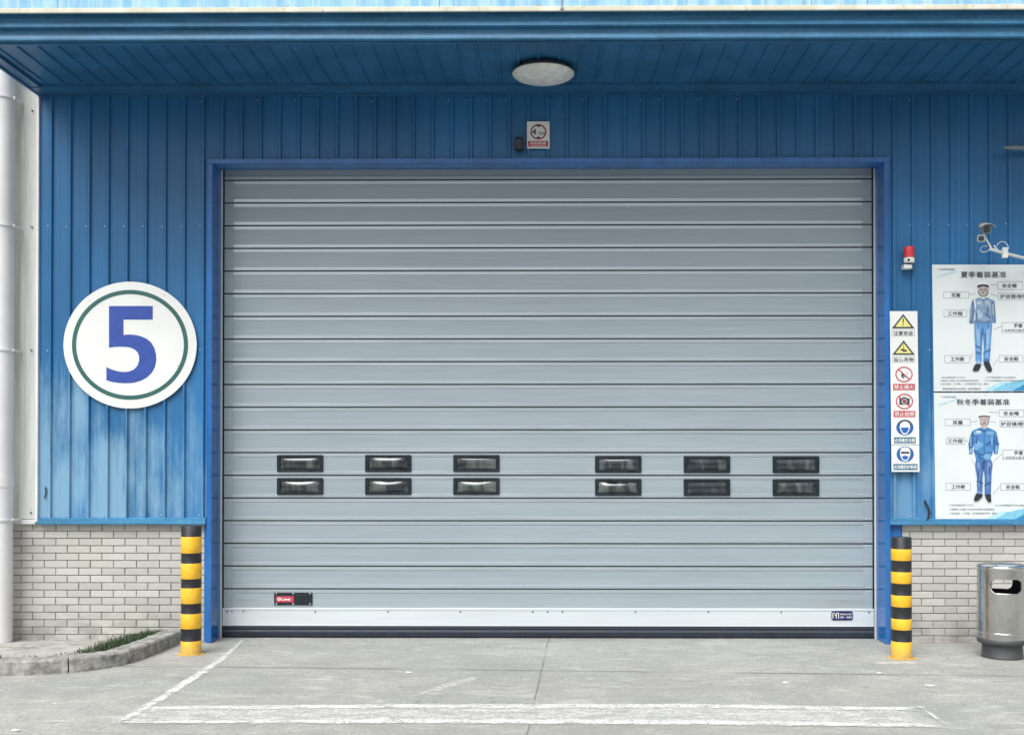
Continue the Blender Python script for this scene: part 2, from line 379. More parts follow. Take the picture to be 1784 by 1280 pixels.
strip([(419, 1111), (375, 1148), (325, 1179), (246, 1228), (190, 1261)], [(436, 1111), (401, 1149), (357, 1180), (280, 1228), (222, 1261)], 0, .007, .05)
strip([(1588, 1228), (1640, 1266)], [(1606, 1228), (1664, 1266)], 0, .0075, .04)
strip([(1600, 1238), (1700, 1252)], [(1640, 1264), (1730, 1262)], 1, .004, .12)
strip([(712, 1211), (760, 1192), (838, 1174)], [(720, 1216), (790, 1200), (846, 1182)], 1, .004, .06)
strip([(905, 1193), (935, 1190)], [(900, 1198), (930, 1196)], 0, .004, .04)
for (x0, y0, x1, y1) in ((1186, 1150, 1218, 1158), (1192, 1141, 1228, 1148), (1180, 1178, 1205, 1203), (1186, 1160, 1212, 1168), (1438, 1180, 1474, 1190), (1434, 1194, 1466, 1208), (528, 1159, 547, 1168), (650, 1112, 702, 1118), (420, 1110, 560, 1117), (1245, 1177, 1300, 1185), (850, 1195, 890, 1202), (1325, 1214, 1370, 1228), (30, 1252, 180, 1262), (60, 1222, 150, 1232), (480, 1180, 620, 1190), (1500, 1150, 1640, 1160), (1620, 1180, 1760, 1192), (1100, 1205, 1160, 1212), (780, 1130, 860, 1136), (1000, 1190, 1090, 1198)):
    strip([(x0, y0), (x1, y0)], [(x0-6, y1), (x1-6, y1)], 1, .0045, .08)
mo = mk.build('road_marking', [M['paint'], M['paintthin'], M['paintmid']]); tag(mo, kind='structure')
at = mo.data.attributes.new('wear', 'FLOAT', 'POINT'); at.data.foreach_set('value', WEAR)

# planting bed and kerb at the left
out_px = [(-260, 1180), (-120, 1179), (2, 1177), (75, 1175), (130, 1171), (175, 1166), (217, 1158), (250, 1148), (282, 1135), (312, 1121), (340, 1111)]
outer = [G(*p) for p in out_px]
oc = resample(outer, 81)
for _ in range(3): oc = [oc[0]] + [(a + b*2 + c_)/4 for a, b, c_ in zip(oc, oc[1:], oc[2:])] + [oc[-1]]
def nrm(i):
    d = (oc[min(i+1, 80)] - oc[max(i-1, 0)]).normalized(); return Vector((-d.y, d.x, 0))
kb = MB(); KH = .118
i = 0
while i < 80:
    j = min(i + random.choice((11, 12, 13)), 80)
    if 80 - j < 5: j = 80
    dz = random.uniform(-.006, .004); rings = []
    for k in range(i, j+1):
        p = oc[k].copy(); nn = nrm(k)
        if k == i: p = p.lerp(oc[k+1], .16)
        if k == j and j < 80: p = p.lerp(oc[k-1], .06)
        q = lambda o_, z: Vector((p.x + nn.x*o_, p.y + nn.y*o_, z))
        h = KH + dz + random.gauss(0, .002); e = random.gauss(0, .003)
        rings.append([q(-.006, -.05), q(0+e, h*.5), q(.002+e, h-.014), q(.014+e, h), q(.165+e, h-.001), q(.175, h-.014), q(.177, -.05)])
    vs = [v for r_ in rings for v in r_]; m_ = 7
    fs = [(a*m_+b, a*m_+b+1, (a+1)*m_+b+1, (a+1)*m_+b) for a in range(len(rings)-1) for b in range(m_-1)]
    kb.add(vs, fs + [tuple(range(m_)), tuple(range((len(rings)-1)*m_, len(rings)*m_))], 0)
    i = j
tag(kb.build('kerb', M['kerb']), kind='structure')
bd = MB(); vs = []; nr = 9
for k in range(81):
    a = oc[k] + nrm(k)*.170; b = Vector((oc[k].x + (0 if k < 60 else -.0), 0.02, 0))
    zw = .012 + .085*max(0, min(1, (oc[k].x + 4.1)/.9))
    for r_ in range(nr+1):
        t = r_/nr; p = a.lerp(b, t); p.z = (.085*(1-t) + zw*t) + (random.gauss(0, .003) if 0 < r_ else 0); vs.append(p)
bd.add(vs, [(k*(nr+1)+r_, (k+1)*(nr+1)+r_, (k+1)*(nr+1)+r_+1, k*(nr+1)+r_+1) for k in range(80) for r_ in range(nr)], 0, True)
tag(bd.build('pavement', M['bed']), kind='structure')
# grass
gr = MB()
def blade(p, h, lean, a):
    w = random.uniform(.0022, .004); s = Vector((math.cos(a), math.sin(a), 0)); l = Vector((-s.y, s.x, 0))
    p1 = p + Vector((0, 0, h*.55)) + l*lean*.35; p2 = p + Vector((0, 0, h)) + l*lean
    gr.add([p - s*w, p + s*w, p1 + s*w*.8, p1 - s*w*.8, p2], [(0, 1, 2, 3), (3, 2, 4)], 0)
def zone(k0, k1, n, o0, o1, hmax):
    for _ in range(n):
        u = random.betavariate(2, 1.6); k = int(k0 + (k1-k0)*u); k = min(max(k, 1), 79); t = random.random(); wd_ = .5 + math.sin(math.pi*u)
        p = oc[k].lerp(oc[k+1], t) + nrm(k)*random.uniform(o0, o0+(o1-o0)*wd_*.7); p.z = .07
        h = random.uniform(.3, 1)*hmax*(.5+.7*math.sin(math.pi*u)); blade(p, h, random.gauss(0, .5)*h, random.uniform(0, 6.3))
kk = lambda px: min(range(81), key=lambda k: (oc[k] - min(outer, key=lambda q: abs(q.x - G(px, 1150).x))).length)
kx = lambda X: min(range(81), key=lambda k: abs(oc[k].x - X))
zone(kx(-3.72), kx(-3.05), 1700, .18, .42, .065)
zone(kx(-3.60), kx(-3.2), 900, .18, .32, .085)
zone(kx(-4.2), kx(-3.1), 500, .18, .5, .035)
zone(kx(-5.2), kx(-4.22), 1300, .18, .6, .075)
for _ in range(160):
    k = random.randint(kx(-5.2), kx(-3.2)); p = oc[k] + nrm(k)*random.uniform(.17, .22); p.z = .085; blade(p, random.uniform(.015, .05), random.gauss(0, .015), random.uniform(0, 6.3))
tag(gr.build('grass', M['grass']), kind='stuff')

# ------------------------------------------------------------------ building
B = empty('warehouse_building', (0, .1, 0))
tag(B, 'blue corrugated warehouse front over pale brick, with big grey sectional door and canopy', 'warehouse')
DX0, DX1 = -2.957, 3.045                     # door opening
DY = .226; FY = -.07
ZT = 4.285                                    # opening top at the front
ZS, ZF = 4.925, 1.115                         # soffit, flashing top
PITCH = .17187; RIB0 = -4.42; YP = -.03; RH = .026
WX0, WX1 = -4.525, 6.2
def profile(x0, x1):
    P = [(x0, YP)]; k = 0
    while True:
        r0 = RIB0 + PITCH*k; k += 1
        if r0 > x1: break
        for dx, dy in ((-.021, 0), (-.015, -RH*.72), (-.004, -RH), (.008, -RH), (.015, 0), (.066, 0), (.070, -.0012), (.078, -.0012), (.082, 0)):
            x = r0 + dx
            if x0 < x < x1: P.append((x, YP + dy))
    P.append((x1, YP)); return P
cl = MB()
def sheet(x0, x1, z0, z1):
    P = profile(x0, x1); n = len(P); nz = 5
    for r_ in range(nz):
        a, b = z0 + (z1-z0)*r_/nz, z0 + (z1-z0)*(r_+1)/nz
        vs = [(x, y, a) for x, y in P] + [(x, y, b) for x, y in P]
        cl.add(vs, [(i, i+1, n+i+1, n+i) for i in range(n-1)], 0)
FO0, FO1 = DX0 - .045, DX1 + .045
sheet(WX0, FO0 - .01, ZF - .01, ZS); sheet(FO0 - .01, FO1 + .01, ZT + .03, ZS); sheet(FO1 + .01, WX1, ZF - .01, ZS)
k = 0
while RIB0 + PITCH*k < WX1:
    x = RIB0 + PITCH*k - .031; k += 1
    for z in (3.735, 2.62, 1.135, 4.86):
        if FO0 - .03 < x < FO1 + .03 and z < 4.8:
            continue
        if z == 2.62 and random.random() < .35 or z == 4.86 and random.random() < .7: continue
        xx = x + random.uniform(-.004, .004); zz = z + random.uniform(-.006, .006)
        cl.lathe((xx, YP, zz), [(.0065, 0), (.0065, -.004), (.003, -.0065), (.0005, -.0066)], 6, 1, axis='Y')
for px in (367, 700, 917, 948, 1290, 1500):
    p = W(px, 272, YP); cl.lathe(p, [(.006, 0), (.006, -.004), (.0005, -.006)], 6, 1, axis='Y')
cl.build('metal_cladding', [M['blue'], M['screw']], B)
bk = MB(); bk.box(-12, FO0, .06, .25, 1.0, 6); bk.box(FO1, WX1 + 4, .06, .25, 1.0, 6); bk.box(FO0, FO1, .06, .25, ZT + .06, 6)
bk.build('wall_core', M['white'], B)
# white cladding at the left corner
wc = MB(); P = []
x = -9.0
while x < WX0 - .05:
    for dx, dy in ((0, 0), (.10, 0), (.112, -.012), (.150, -.012), (.162, 0)): P.append((min(x + dx, WX0 - .026), YP + .012 + dy))
    x += .19
P.append((WX0 - .026, YP + .012)); n = len(P)
wc.add([(x, y, 1.105) for x, y in P] + [(x, y, 6) for x, y in P], [(i, i+1, n+i+1, n+i) for i in range(n-1)], 0)
wc.box(WX0 - .024, WX0 - .001, YP - .03, .05, 1.08, 6, 1, .003)
wc.box(-9, WX0 - .028, YP - .012, .05, 1.058, 1.10, 1, .003)
for z in (4.78, 3.73, 2.62, 1.16): wc.lathe((WX0 - .075, YP, z), [(.007, 0.014), (.007, -.006), (.001, -.009)], 6, 2, axis='Y')
wc.build('white_cladding', [M['whitewall'], M['pipe'], M['screwdark']], B)
# base flashing
for x0, x1 in ((WX0, FO0 - .012), (FO1 - .03, WX1)):
    fl = MB(); pr = [(0.02, ZF + .004), (YP - .008, ZF + .004), (YP - .034, ZF - .006), (YP - .036, 1.062), (YP - .030, 1.056), (YP - .026, 1.060), (.02, 1.062)]
    fl.add([(x0, y, z) for y, z in pr] + [(x1, y, z) for y, z in pr], [(i, (i+1) % 7, 7 + (i+1) % 7, 7+i) for i in range(7)] + [tuple(range(7)), tuple(range(7, 14))], 0)
    fl.build('base_flashing', M['flash'], B)
# brick plinths
def bricks(x0, x1, ref):
    b = MB(); b.box(x0, x1, .012, .25, -.1, 1.058, 1)
    H = .0665; L = .2085; z1 = 1.056; row = 0; zb = .994
    while z1 > -.02:
        off = ref + (L/2 if row % 2 else 0); k = math.floor((x0 - off)/L)
        while off + k*L < x1:
            a, c_ = max(off + k*L + .0035, x0), min(off + (k+1)*L - .0035, x1)
            if c_ - a > .015:
                e = random.gauss(0, .0012); za, zc = zb + .0035, z1 - .0035 + (.0035 if row == 0 else 0)
                yf = .0 + e; s_ = .003
                vs = [(a, .013, za), (c_, .013, za), (c_, .013, zc), (a, .013, zc), (a, yf+.003, za), (c_, yf+.003, za), (c_, yf+.003, zc), (a, yf+.003, zc), (a+s_, yf, za+s_), (c_-s_, yf, za+s_), (c_-s_, yf, zc-s_), (a+s_, yf, zc-s_)]
                b.add(vs, [(i, (i+1) % 4, 4+(i+1) % 4, 4+i) for i in range(4)] + [(4+i, 4+(i+1) % 4, 8+(i+1) % 4, 8+i) for i in range(4)] + [(8, 9, 10, 11)], 0)
            k += 1
        z1 = zb; zb -= H; row += 1
    return b.build('brick_base', [M['brick'], M['mortar']], B)
bricks(-9, FO0 - .04, W(37, 940).x - .104); bricks(W(1572, 950).x, WX1 + 4, W(1585, 940).x - .104)

# downpipe
pc = W(3, 600, -.17); DR = .098
dp = MB(); dp.tube([(pc.x, -.17, z) for z in (0.0, 1.1, 1.45, 2.6, 4, 6)], DR, 28)
for z in (W(3, 838, -.17).z,): dp.tube([(pc.x, -.17, z - .05), (pc.x, -.17, z + .05)], DR + .006, 28)
dpo = dp.build('downpipe', M['pipe'], B)
for py in (172, 394, 610, 905):
    z = W(3, py, -.17).z
    m_ = MB(); m_.tube([(pc.x, -.17, z - .009), (pc.x, -.17, z + .009)], DR + .010, 28)
    m_.box(pc.x + DR + .004, pc.x + DR + .022, -.19, YP + .02, z - .010, z + .010, 0, .003); m_.build('pipe_clamp', M['pipe'], dpo)

# canopy
CY = -1.253; CX0, CX1 = WX0 - .005, 4.7
cn = MB(); cn.box(CX0 + .02, CX1, CY + .04, .05, ZS + .06, 5.6)
can = cn.build('canopy', M['fascia'], B)
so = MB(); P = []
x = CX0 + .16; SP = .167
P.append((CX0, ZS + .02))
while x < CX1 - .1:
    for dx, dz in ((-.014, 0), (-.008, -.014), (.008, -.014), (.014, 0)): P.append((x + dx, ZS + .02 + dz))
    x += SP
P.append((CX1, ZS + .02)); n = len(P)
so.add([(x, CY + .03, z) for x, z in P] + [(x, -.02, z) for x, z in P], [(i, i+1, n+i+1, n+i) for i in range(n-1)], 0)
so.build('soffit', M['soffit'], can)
tr = MB()
tr.box(CX0, CX1, -.245, YP - .022, ZS - .012, ZS + .02, 0, .003); tr.box(CX0, CX1, -.06, YP - .0205, ZS - .03, ZS - .013, 0, .002)
tr.box(CX0 - .012, CX0 + .012, CY, .03, ZS - .02, 5.5, 0, .003); tr.box(CX0 + .013, CX0 + .10, CY + .021, -.246, ZS - .006, ZS + .02, 0, .003)
tr.box(CX1, CX1 + .02, CY, .03, ZS - .02, 5.5, 0, .003)
tr.box(CX0 + .014, CX1 - .001, CY + .0205, CY + .05, ZS - .003, ZS + .022, 0, .001)
tr.build('soffit_trim', M['soffit'], can)
fa = MB()
zf = lambda py, y: W(945, py, y).z
def band(y, zb, zt, lip, mi=0):
    pr = [(y, zt), (y - .002, zb + (zt-zb)*.45), (y - lip*.55, zb + .018), (y - lip, zb + .010), (y - lip, zb + .002), (y - lip + .004, zb), (y + .02, zb), (y + .02, zt)]
    x0 = CX0 - .014
    xs = [x0, -1.3, .86, 3.3, CX1 + .02]
    for a, b in zip(xs, xs[1:]):
        o_ = 0 if xs.index(a) % 2 == 0 else .0025
        b2 = b + (.03 if o_ else 0); a2 = a - (.03 if o_ else 0)
        fa.add([(a2, y_ - o_, z - o_) for y_, z in pr] + [(b2, y_ - o_, z - o_) for y_, z in pr], [(i, (i+1) % 8, 8 + (i+1) % 8, 8+i) for i in range(8)] + [tuple(range(8)), tuple(range(8, 16))], mi)
z69, z47, z21 = zf(69, CY), zf(46, CY - .03), zf(20, CY - .09)
band(CY, z69, z47 + .03, .022); band(CY - .030, z47, z21 + .03, .024)
fa.build('fascia', M['fascia'], can)
tp = MB(); yt = CY - .09
tp.box(CX0 - .05, CX1 + .05, yt, yt + .012, z21, 5.62, 0)
xs = [W(px, 8, yt).x for px in (-90, 102, 766, 979, 1413, 1510, 1950)]
for i, (a, b) in enumerate(zip(xs, xs[1:])):
    tp.box(a + .003, b - .003, yt - .010 - .002*(i % 2), yt - .001, z21 + .030, 5.6, 0, .001)
tp.box(CX0 - .05, CX1 + .05, yt - .018, yt - .0005, z21 - .004, z21 + .033, 1, .004)
tp.box(xs[3] - .006, xs[3] + .006, yt - .022, yt - .013, z21 + .01, 5.6, 2, .002)
tp.box(xs[3] - .013, xs[3] + .013, yt - .028, yt - .019, z21 - .002, z21 + .022, 2, .004)
tp.build('top_sheet', [M['topsheet'], M['rim'], M['greyp']], can)

# door frame
FZ = ZT + .047
fr = MB()
def frame_ring(o, y0, y1, w, zt):   # inverted U
    fr.box(DX0 - o - w, DX0 - o, y0, y1, 0, zt + o, 0, .003); fr.box(DX1 + o, DX1 + o + w, y0, y1, 0, zt + o, 0, .003)
    fr.box(DX0 - o - w, DX1 + o + w, y0, y1, zt + o + .0005, zt + o + w, 0, .003)
frame_ring(0, FY, .10, .045, ZT)
fr.box(DX0 - .008, DX0, .101, .30, 0, ZT + .02); fr.box(DX1, DX1 + .008, .101, .30, 0, ZT + .02)
fr.box(DX0 - .008, DX1 + .008, .101, .30, ZT + .0205, ZT + .04)
fr.box(DX0 - .0452, W(1572, 900).x - .002, .2, .26, ZT + .05, 4.6)
fr.box(DX1 + .0455, W(1571, 950).x - .003, -.006, .05, 0, 1.075, 0, .003); fr.box(DX0 - .085, DX0 - .0455, -.006, .05, 0, 1.075, 0, .003)
fr.build('door_frame', M['frame'], B)
# door
seams_px = [313 + 39.6*k for k in range(19)]
zd = lambda py: W(954, py, DY).z
dzs = [zd(p) for p in seams_px]                       # seam heights
z_rt, z_rb = zd(1059), zd(1090); 
dr = MB(); dr.box(DX0 + .02, DX1 - .02, DY + .006, DY + .045, .02, 4.4, 2)
lv = [zd(272)] + dzs + [z_rt - .01]
EW = .036
for i in range(len(lv)-1):
    zt, zb = lv[i], lv[i+1]; s_ = .0062; tilt = random.gauss(0, .0010)
    x0, x1 = DX0 + .024, DX1 - .024
    pr = [(DY+.006, zt - s_, 1), (DY + .001, zt - s_ - .0005, 1), (DY - .0006, zt - s_ - .0018, 1), (DY - .0005, zt - EW, 1), (DY + .0035, zt - EW - .004, 0),
          (DY + .0035 + tilt, (zt+zb)/2, 0), (DY + .0035, zb + EW + .004, 1), (DY - .0005, zb + EW, 1), (DY - .0006, zb + s_ + .0018, 1), (DY + .001, zb + s_ + .0005, 1), (DY + .006, zb + s_, 1)]
    if i == 0: pr = pr[3:]
    if i == len(lv)-2: pr = pr[:6] + [(DY + .0035, zb - .004, 0)]
    for (y0_, a, _), (y1_, b, _2), mi in [(p, q, q[2] if j != 3 else 1) for j, (p, q) in enumerate(zip(pr, pr[1:]))]:
        mi = 0 if abs(a-b) > .03 and a < zt - EW + .001 and b > zb + EW - .001 else 1
        if abs(a-b) < .018: mi = 0
        dr.add([(x0, y0_, a), (x1, y0_, a), (x1, y1_, b), (x0, y1_, b)], [(0, 1, 2, 3)], mi)
    # end stiles
    if i > 0:
        for xa in (x0, x1 - .085): dr.box(xa + .001, xa + .084, DY - .0022, DY + .004, zb + s_ + .003, zt - s_ - .003, 0, .0008)
for z in dzs:
    for sgn in (-1, 1):
        for x in (DX0 + .048, DX0 + .078, DX1 - .048, DX1 - .078, W(952, 500, DY).x):
            if x > -1 and x < 1 and sgn > 0 and random.random() < .6: continue
            dr.lathe((x + random.uniform(-.003, .003), DY - .0005, z + sgn*.020), [(.0055, 0), (.005, -.0045), (.0005, -.006)], 7, 3, axis='Y')
door = dr.build('door', [M['panel'], M['edge'], M['seam'], M['screw']], B)
rl = MB(); rl.box(DX0 + .004, DX1 - .004, DY - .014, DY + .02, z_rb, z_rt, 0, .003)
rl.box(DX0 + .0042, DX1 - .0042, DY - .018, DY - .0135, z_rt - .018, z_rt - .002, 0, .0015); rl.box(DX0 + .0042, DX1 - .0042, DY - .017, DY - .0135, z_rb + .001, z_rb + .012, 0, .0015)
for px in (396, 404, 424, 549, 676, 802, 928, 954, 980, 1107, 1234, 1361, 1514, 1525):
    p = W(px, 1064, DY - .018); rl.lathe((p.x, DY - .0185, z_rt - .030), [(.007, .005), (.007, -.001), (.003, -.002), (.0005, -.002)], 8, 1, axis='Y')
rl.build('bottom_rail', [M['alu'], M['screwdark']], door)
sl = MB(); nseg = 60
pr = [(DY - .006, z_rb - .0005), (DY - .012, z_rb - .02), (DY - .006, z_rb - .035), (DY - .018, z_rb - .055), (DY - .014, .018), (DY - .004, .002), (DY + .03, .002), (DY + .03, z_rb - .0005)]
sl.add([(DX0 + .01, y, z) for y, z in pr] + [(DX1 - .01, y, z) for y, z in pr], [(i, (i+1) % 8, 8+(i+1) % 8, 8+i) for i in range(8)] + [tuple(range(8)), tuple(range(8, 16))], 0)
sl.build('rubber_seal', M['rubber'], door)
# windows
WW, WH = .427, .158
def window(px, py, k):
    c_ = W(px, py, DY); x0, x1, z0, z1 = c_.x - WW/2, c_.x + WW/2, c_.z - WH/2, c_.z + WH/2
    w_ = MB(); Y0 = DY - .016; b = .034
    def rr(x0, x1, z0, z1, r_, y): 
        pts = []
        for cx, cz, a0 in ((x1-r_, z1-r_, 0), (x0+r_, z1-r_, 90), (x0+r_, z0+r_, 180), (x1-r_, z0+r_, 270)):
            for j in range(4): a = R(a0 + 30*j); pts.append((cx + r_*math.cos(a), y, cz + r_*math.sin(a)))
        return pts
    rings = [rr(x0, x1, z0, z1, .010, DY + .002), rr(x0+.001, x1-.001, z0+.001, z1-.001, .010, Y0 + .004), rr(x0+.004, x1-.004, z0+.004, z1-.004, .008, Y0), rr(x0+b-.004, x1-b+.004, z0+b-.006, z1-b+.006, .007, Y0), rr(x0+b, x1-b, z0+b-.003, z1-b+.003, .006, Y0 + .006)]
    for a, q in zip(rings, rings[1:]): w_.add(a + q, [(i, (i+1) % 16, 16+(i+1) % 16, 16+i) for i in range(16)], 0)
    # blown acrylic pane: bulging grid
    rnd = random.Random(k*7+3); A = rnd.uniform(.010, .030); tx, tz = rnd.gauss(0, .04), rnd.gauss(0, .05); pw = rnd.choice((2, 3, 4)); nx, nz = 22, 12
    vs = []
    for j in range(nz+1):
        for i in range(nx+1):
            u, v = i/nx*2-1, j/nz*2-1; bl = (1-abs(u)**pw*1.0)*(1-abs(v)**max(2, pw-1)) * A
            x = c_.x + u*(WW/2-b+.002); z = c_.z + v*(WH/2-b+.006); vs.append((x, Y0 + .010 - bl + tx*(x-c_.x)*.3 + tz*(z-c_.z), z))
    w_.add(vs, [(j*(nx+1)+i, j*(nx+1)+i+1, (j+1)*(nx+1)+i+1, (j+1)*(nx+1)+i) for j in range(nz) for i in range(nx)], 1, True)
    w_.build('window', [M['blackp'], M['pane']], door)
k = 0
for px, dy in ((523, 0), (676.5, 0), (830, 0), (1077, 1.4), (1231.5, 1.8), (1386.5, 2)):
    for py in (807, 847): window(px, py + dy, k); k += 1

# ---------- flat print helpers
def pl(pts, Y): return [W(x, y, Y) for x, y in pts]
def ell(cx, cy, rx, ry, n=64, a0=0, a1=360): return [(cx + rx*math.cos(R(a0 + (a1-a0)*i/n)), cy - ry*math.sin(R(a0 + (a1-a0)*i/n))) for i in range(n + (0 if a1-a0 >= 360 else 1))]
def ring(mb, cx, cy, rx, ry, w, Y, mi=0, n=64, wy=None):
    wy = wy or w
    a = pl(ell(cx, cy, rx, ry, n), Y); b = pl(ell(cx, cy, rx-w, ry-wy, n), Y)
    mb.add(a + b, [(i, (i+1) % n, n+(i+1) % n, n+i) for i in range(n)], mi)
def line(mb, x0, y0, x1, y1, w, Y, mi=0):
    d = math.hypot(x1-x0, y1-y0); nx, ny = -(y1-y0)/d*w/2, (x1-x0)/d*w/2
    mb.poly(pl([(x0+nx, y0+ny), (x1+nx, y1+ny), (x1-nx, y1-ny), (x0-nx, y0-ny)], Y), mi)
def rect(mb, x0, y0, x1, y1, Y, mi=0): mb.poly(pl([(x0, y0), (x1, y0), (x1, y1), (x0, y1)], Y), mi)
def outline(mb, x0, y0, x1, y1, w, Y, mi=0):
    rect(mb, x0, y0, x1, y0+w, Y, mi); rect(mb, x0, y1-w, x1, y1, Y, mi); rect(mb, x0, y0+w, x0+w, y1-w, Y, mi); rect(mb, x1-w, y0+w, x1, y1-w, Y, mi)
def smooth(pts, n=6):
    o_ = []; N = len(pts)
    for i in range(N):
        p0, p1, p2, p3 = (pts[(i+j-1) % N] for j in range(4))
        for s_ in range(n):
            t = s_/n; o_.append(tuple(.5*((2*p1[a]) + (-p0[a]+p2[a])*t + (2*p0[a]-5*p1[a]+4*p2[a]-p3[a])*t*t + (-p0[a]+3*p1[a]-3*p2[a]+p3[a])*t**3) for a in (0, 1)))
    return o_
_tc = {}
def glyphs(body, bold):
    key = (body, bold)
    if key in _tc: return _tc[key]
    cu = bpy.data.curves.new('t', 'FONT'); cu.body = body; cu.size = 1; cu.offset = bold; cu.resolution_u = 3; cu.fill_mode = 'FRONT'
    ob = bpy.data.objects.new('t', cu); COL.objects.link(ob)
    me = bpy.data.meshes.new_from_object(ob.evaluated_get(bpy.context.evaluated_depsgraph_get()))
    r_ = ([v.co[:] for v in me.vertices], [tuple(p.vertices) for p in me.polygons])
    bpy.data.objects.remove(ob); bpy.data.curves.remove(cu); bpy.data.meshes.remove(me)
    _tc[key] = r_; return r_
def text(mb, body, x0, y0, x1, y1, Y, mi=0, bold=.012):
    cjk = ord(body[-2]) > 0x2E00 if len(body) > 1 else False
    vs, fs = glyphs(body, 0 if cjk else bold)
    if not vs: return
    ax, bx = min(v[0] for v in vs), max(v[0] for v in vs); ay, by = min(v[1] for v in vs), max(v[1] for v in vs)
    e = (y1-y0)*.022 if cjk and bold > 0 else 0
    for q, (ox, oy) in enumerate(((-e, 0), (e, 0), (0, e*.8)) if e else ((0, 0),)):
        mb.add([W(x0 + ox + (v[0]-ax)/(bx-ax)*(x1-x0), y1 + oy - (v[1]-ay)/max(by-ay, 1e-6)*(y1-y0), Y - .0002*q) for v in vs], fs, mi)
def board(pts, Y, th, name, mat, parent, bev=0):
    b = MB(); b.prism(pl(pts, Y), th, 0); return b.build(name, mat, parent)

# door plates (sub-parts of the door)
b = MB(); Y = DY - .010
p0, p1 = W(477.5, 1031.5, Y), W(544, 1054, Y); b.box(p0.x, p1.x, Y, DY + .003, p1.z, p0.z, 0, .003)
q0, q1 = W(514, 1036, Y), W(537, 1050, Y); b.box(q0.x, q1.x, Y - .006, Y - .0005, q1.z, q0.z, 0, .003)
for px in (481.5, 511, 540):
    for py in (1033.6, 1051.6): b.lathe(W(px, py, Y), [(.007, 0), (.006, -.004), (.0005, -.005)], 8, 1, axis='Y')
rect(b, 480.5, 1038, 511.5, 1048.5, Y - .001, 2)
ring(b, 486, 1043, 3.2, 3.0, 1.2, Y - .002, 3, 20); line(b, 485, 1045, 488.5, 1041, 1.2, Y - .0025, 3)
text(b, 'Lumei', 490, 1040.8, 505.5, 1045.6, Y - .002, 3, .03)
b.build('door_plate', [M['blackp'], M['screw'], M['inkred'], M['signwhite']], door)
b = MB(); Y = DY - .0195; cxs = [(1448.5+4, 1064+4, 90), (1448.5+4, 1080-4, 180), (1486-4, 1080-4, 270), (1486-4, 1064+4, 0)]
pts = []
for cx, cy, a0 in cxs: pts += [(cx + 4*math.cos(R(a0+30*j)), cy - 4*math.sin(R(a0+30*j))) for j in range(4)]
b.prism(pl(pts, Y), .002, 0)
for x in (1451, 1457): 
    line(b, x, 1077, x, 1068, 1.4, Y-.001, 1); line(b, x-.5, 1068, x+3.6, 1067.4, 1.6, Y-.0012, 1)
line(b, 1461, 1077, 1461, 1067, 1.4, Y-.001, 1); b.poly(pl([(1453.5, 1072), (1456, 1069), (1458, 1073)], Y-.0015), 2)
text(b, 'MAMING DOOR', 1463.5, 1068, 1484, 1070.8, Y-.001, 1, .02); text(b, '400 - 8288', 1463.5, 1073, 1484, 1076, Y-.001, 1, .02)
b.build('sticker', [M['navy'], M['signwhite'], M['inkyel']], door)
for x0, x1, s in ((DX0 + .0005, DX0 + .018, 1), (DX1 - .018, DX1 - .0005, -1)):
    gm = MB(); gm.box(x0 if s > 0 else x1 - .015, x0 + .015 if s > 0 else x1, DY - .040, DY - .021, .0, ZT + .012, 0, .002); gm.box(x0, x1, DY - .0195, DY + .04, 0, ZT + .015, 1)
    gm.build('guide_rail', [M['alu'], M['rubber']], door)

# ------------------------------------------------------------------ things
# round number sign
t = empty('round_sign', W(226.5, 601, -.06)); tag(t, 'round white sign with a big blue 5 inside a green ring, on the blue wall', 'number sign')
board(ell(226.5, 601, 116, 110.3, 96), -.062, .008, 'board', M['signwhite'], t)
m_ = MB(); ring(m_, 226.5, 600.6, 101.2, 95.6, 7.4, -.0632, 0, 96); m_.build('green_ring', M['sgreen'], t)
Z5 = lambda x, y: (x/4.415, 460 + y/4.415)
low5 = [(950,545),(985,541),(1030,543),(1080,553),(1125,572),(1162,602),(1188,645),(1201,695),(1202,740),(1192,790),(1168,835),(1130,872),(1080,898),(1025,913),(965,916),(905,912),(860,905),(818,893),(818,792),(850,806),(895,821),(945,829),(990,826),(1030,810),(1056,782),(1069,745),(1070,712),(1060,682),(1038,658),(1005,642),(965,636),(920,635),(880,637),(838,643),(838,322),(1175,322),(1175,427),(950,427)]
m_ = MB(); m_.poly(pl([Z5(*p) for p in low5], -.0634)); m_.build('numeral', M['sblue'], t)
for p in ((156, 523), (287, 514), (155, 685), (287, 690.5), (309, 637)): m_ = MB(); m_.lathe(W(*p, -.0625), [(.007, 0), (.006, -.003), (.0005, -.004)], 8, 0, axis='Y'); m_.build('screw', M['screw'], t)

# height limit sign
t = empty('height_limit_sign', W(938, 235, -.055)); tag(t, 'small white 4.2m height limit sign above the door', 'sign')
Y = -.064; board([(918, 212), (957.5, 212), (957.5, 259), (918, 259)], Y, .004, 'board', M['signwhite'], t)
m_ = MB(); ring(m_, 938, 230, 14.2, 13.6, 2.0, Y-.001, 1, 48); ring(m_, 938, 230, 12.2, 11.6, .6, Y-.0012, 0, 48)
m_.poly(pl([(932, 218.3), (944, 218.3), (938.3, 221.8), (937.5, 221.8)], Y-.002), 0); m_.poly(pl([(932, 241.8), (944, 241.8), (938.3, 237.6), (937.5, 237.6)], Y-.002), 0)
text(m_, '4', 927, 224.5, 934.2, 235, Y-.002, 0, .03); text(m_, '.', 935.5, 233.4, 936.7, 235, Y-.002, 0, .02); text(m_, '2', 938.6, 228.6, 942.6, 235, Y-.002, 0, .02); text(m_, 'm', 943.6, 231.2, 949, 235, Y-.002, 0, .02)
rect(m_, 920.3, 245.8, 955, 256, Y-.001, 1)
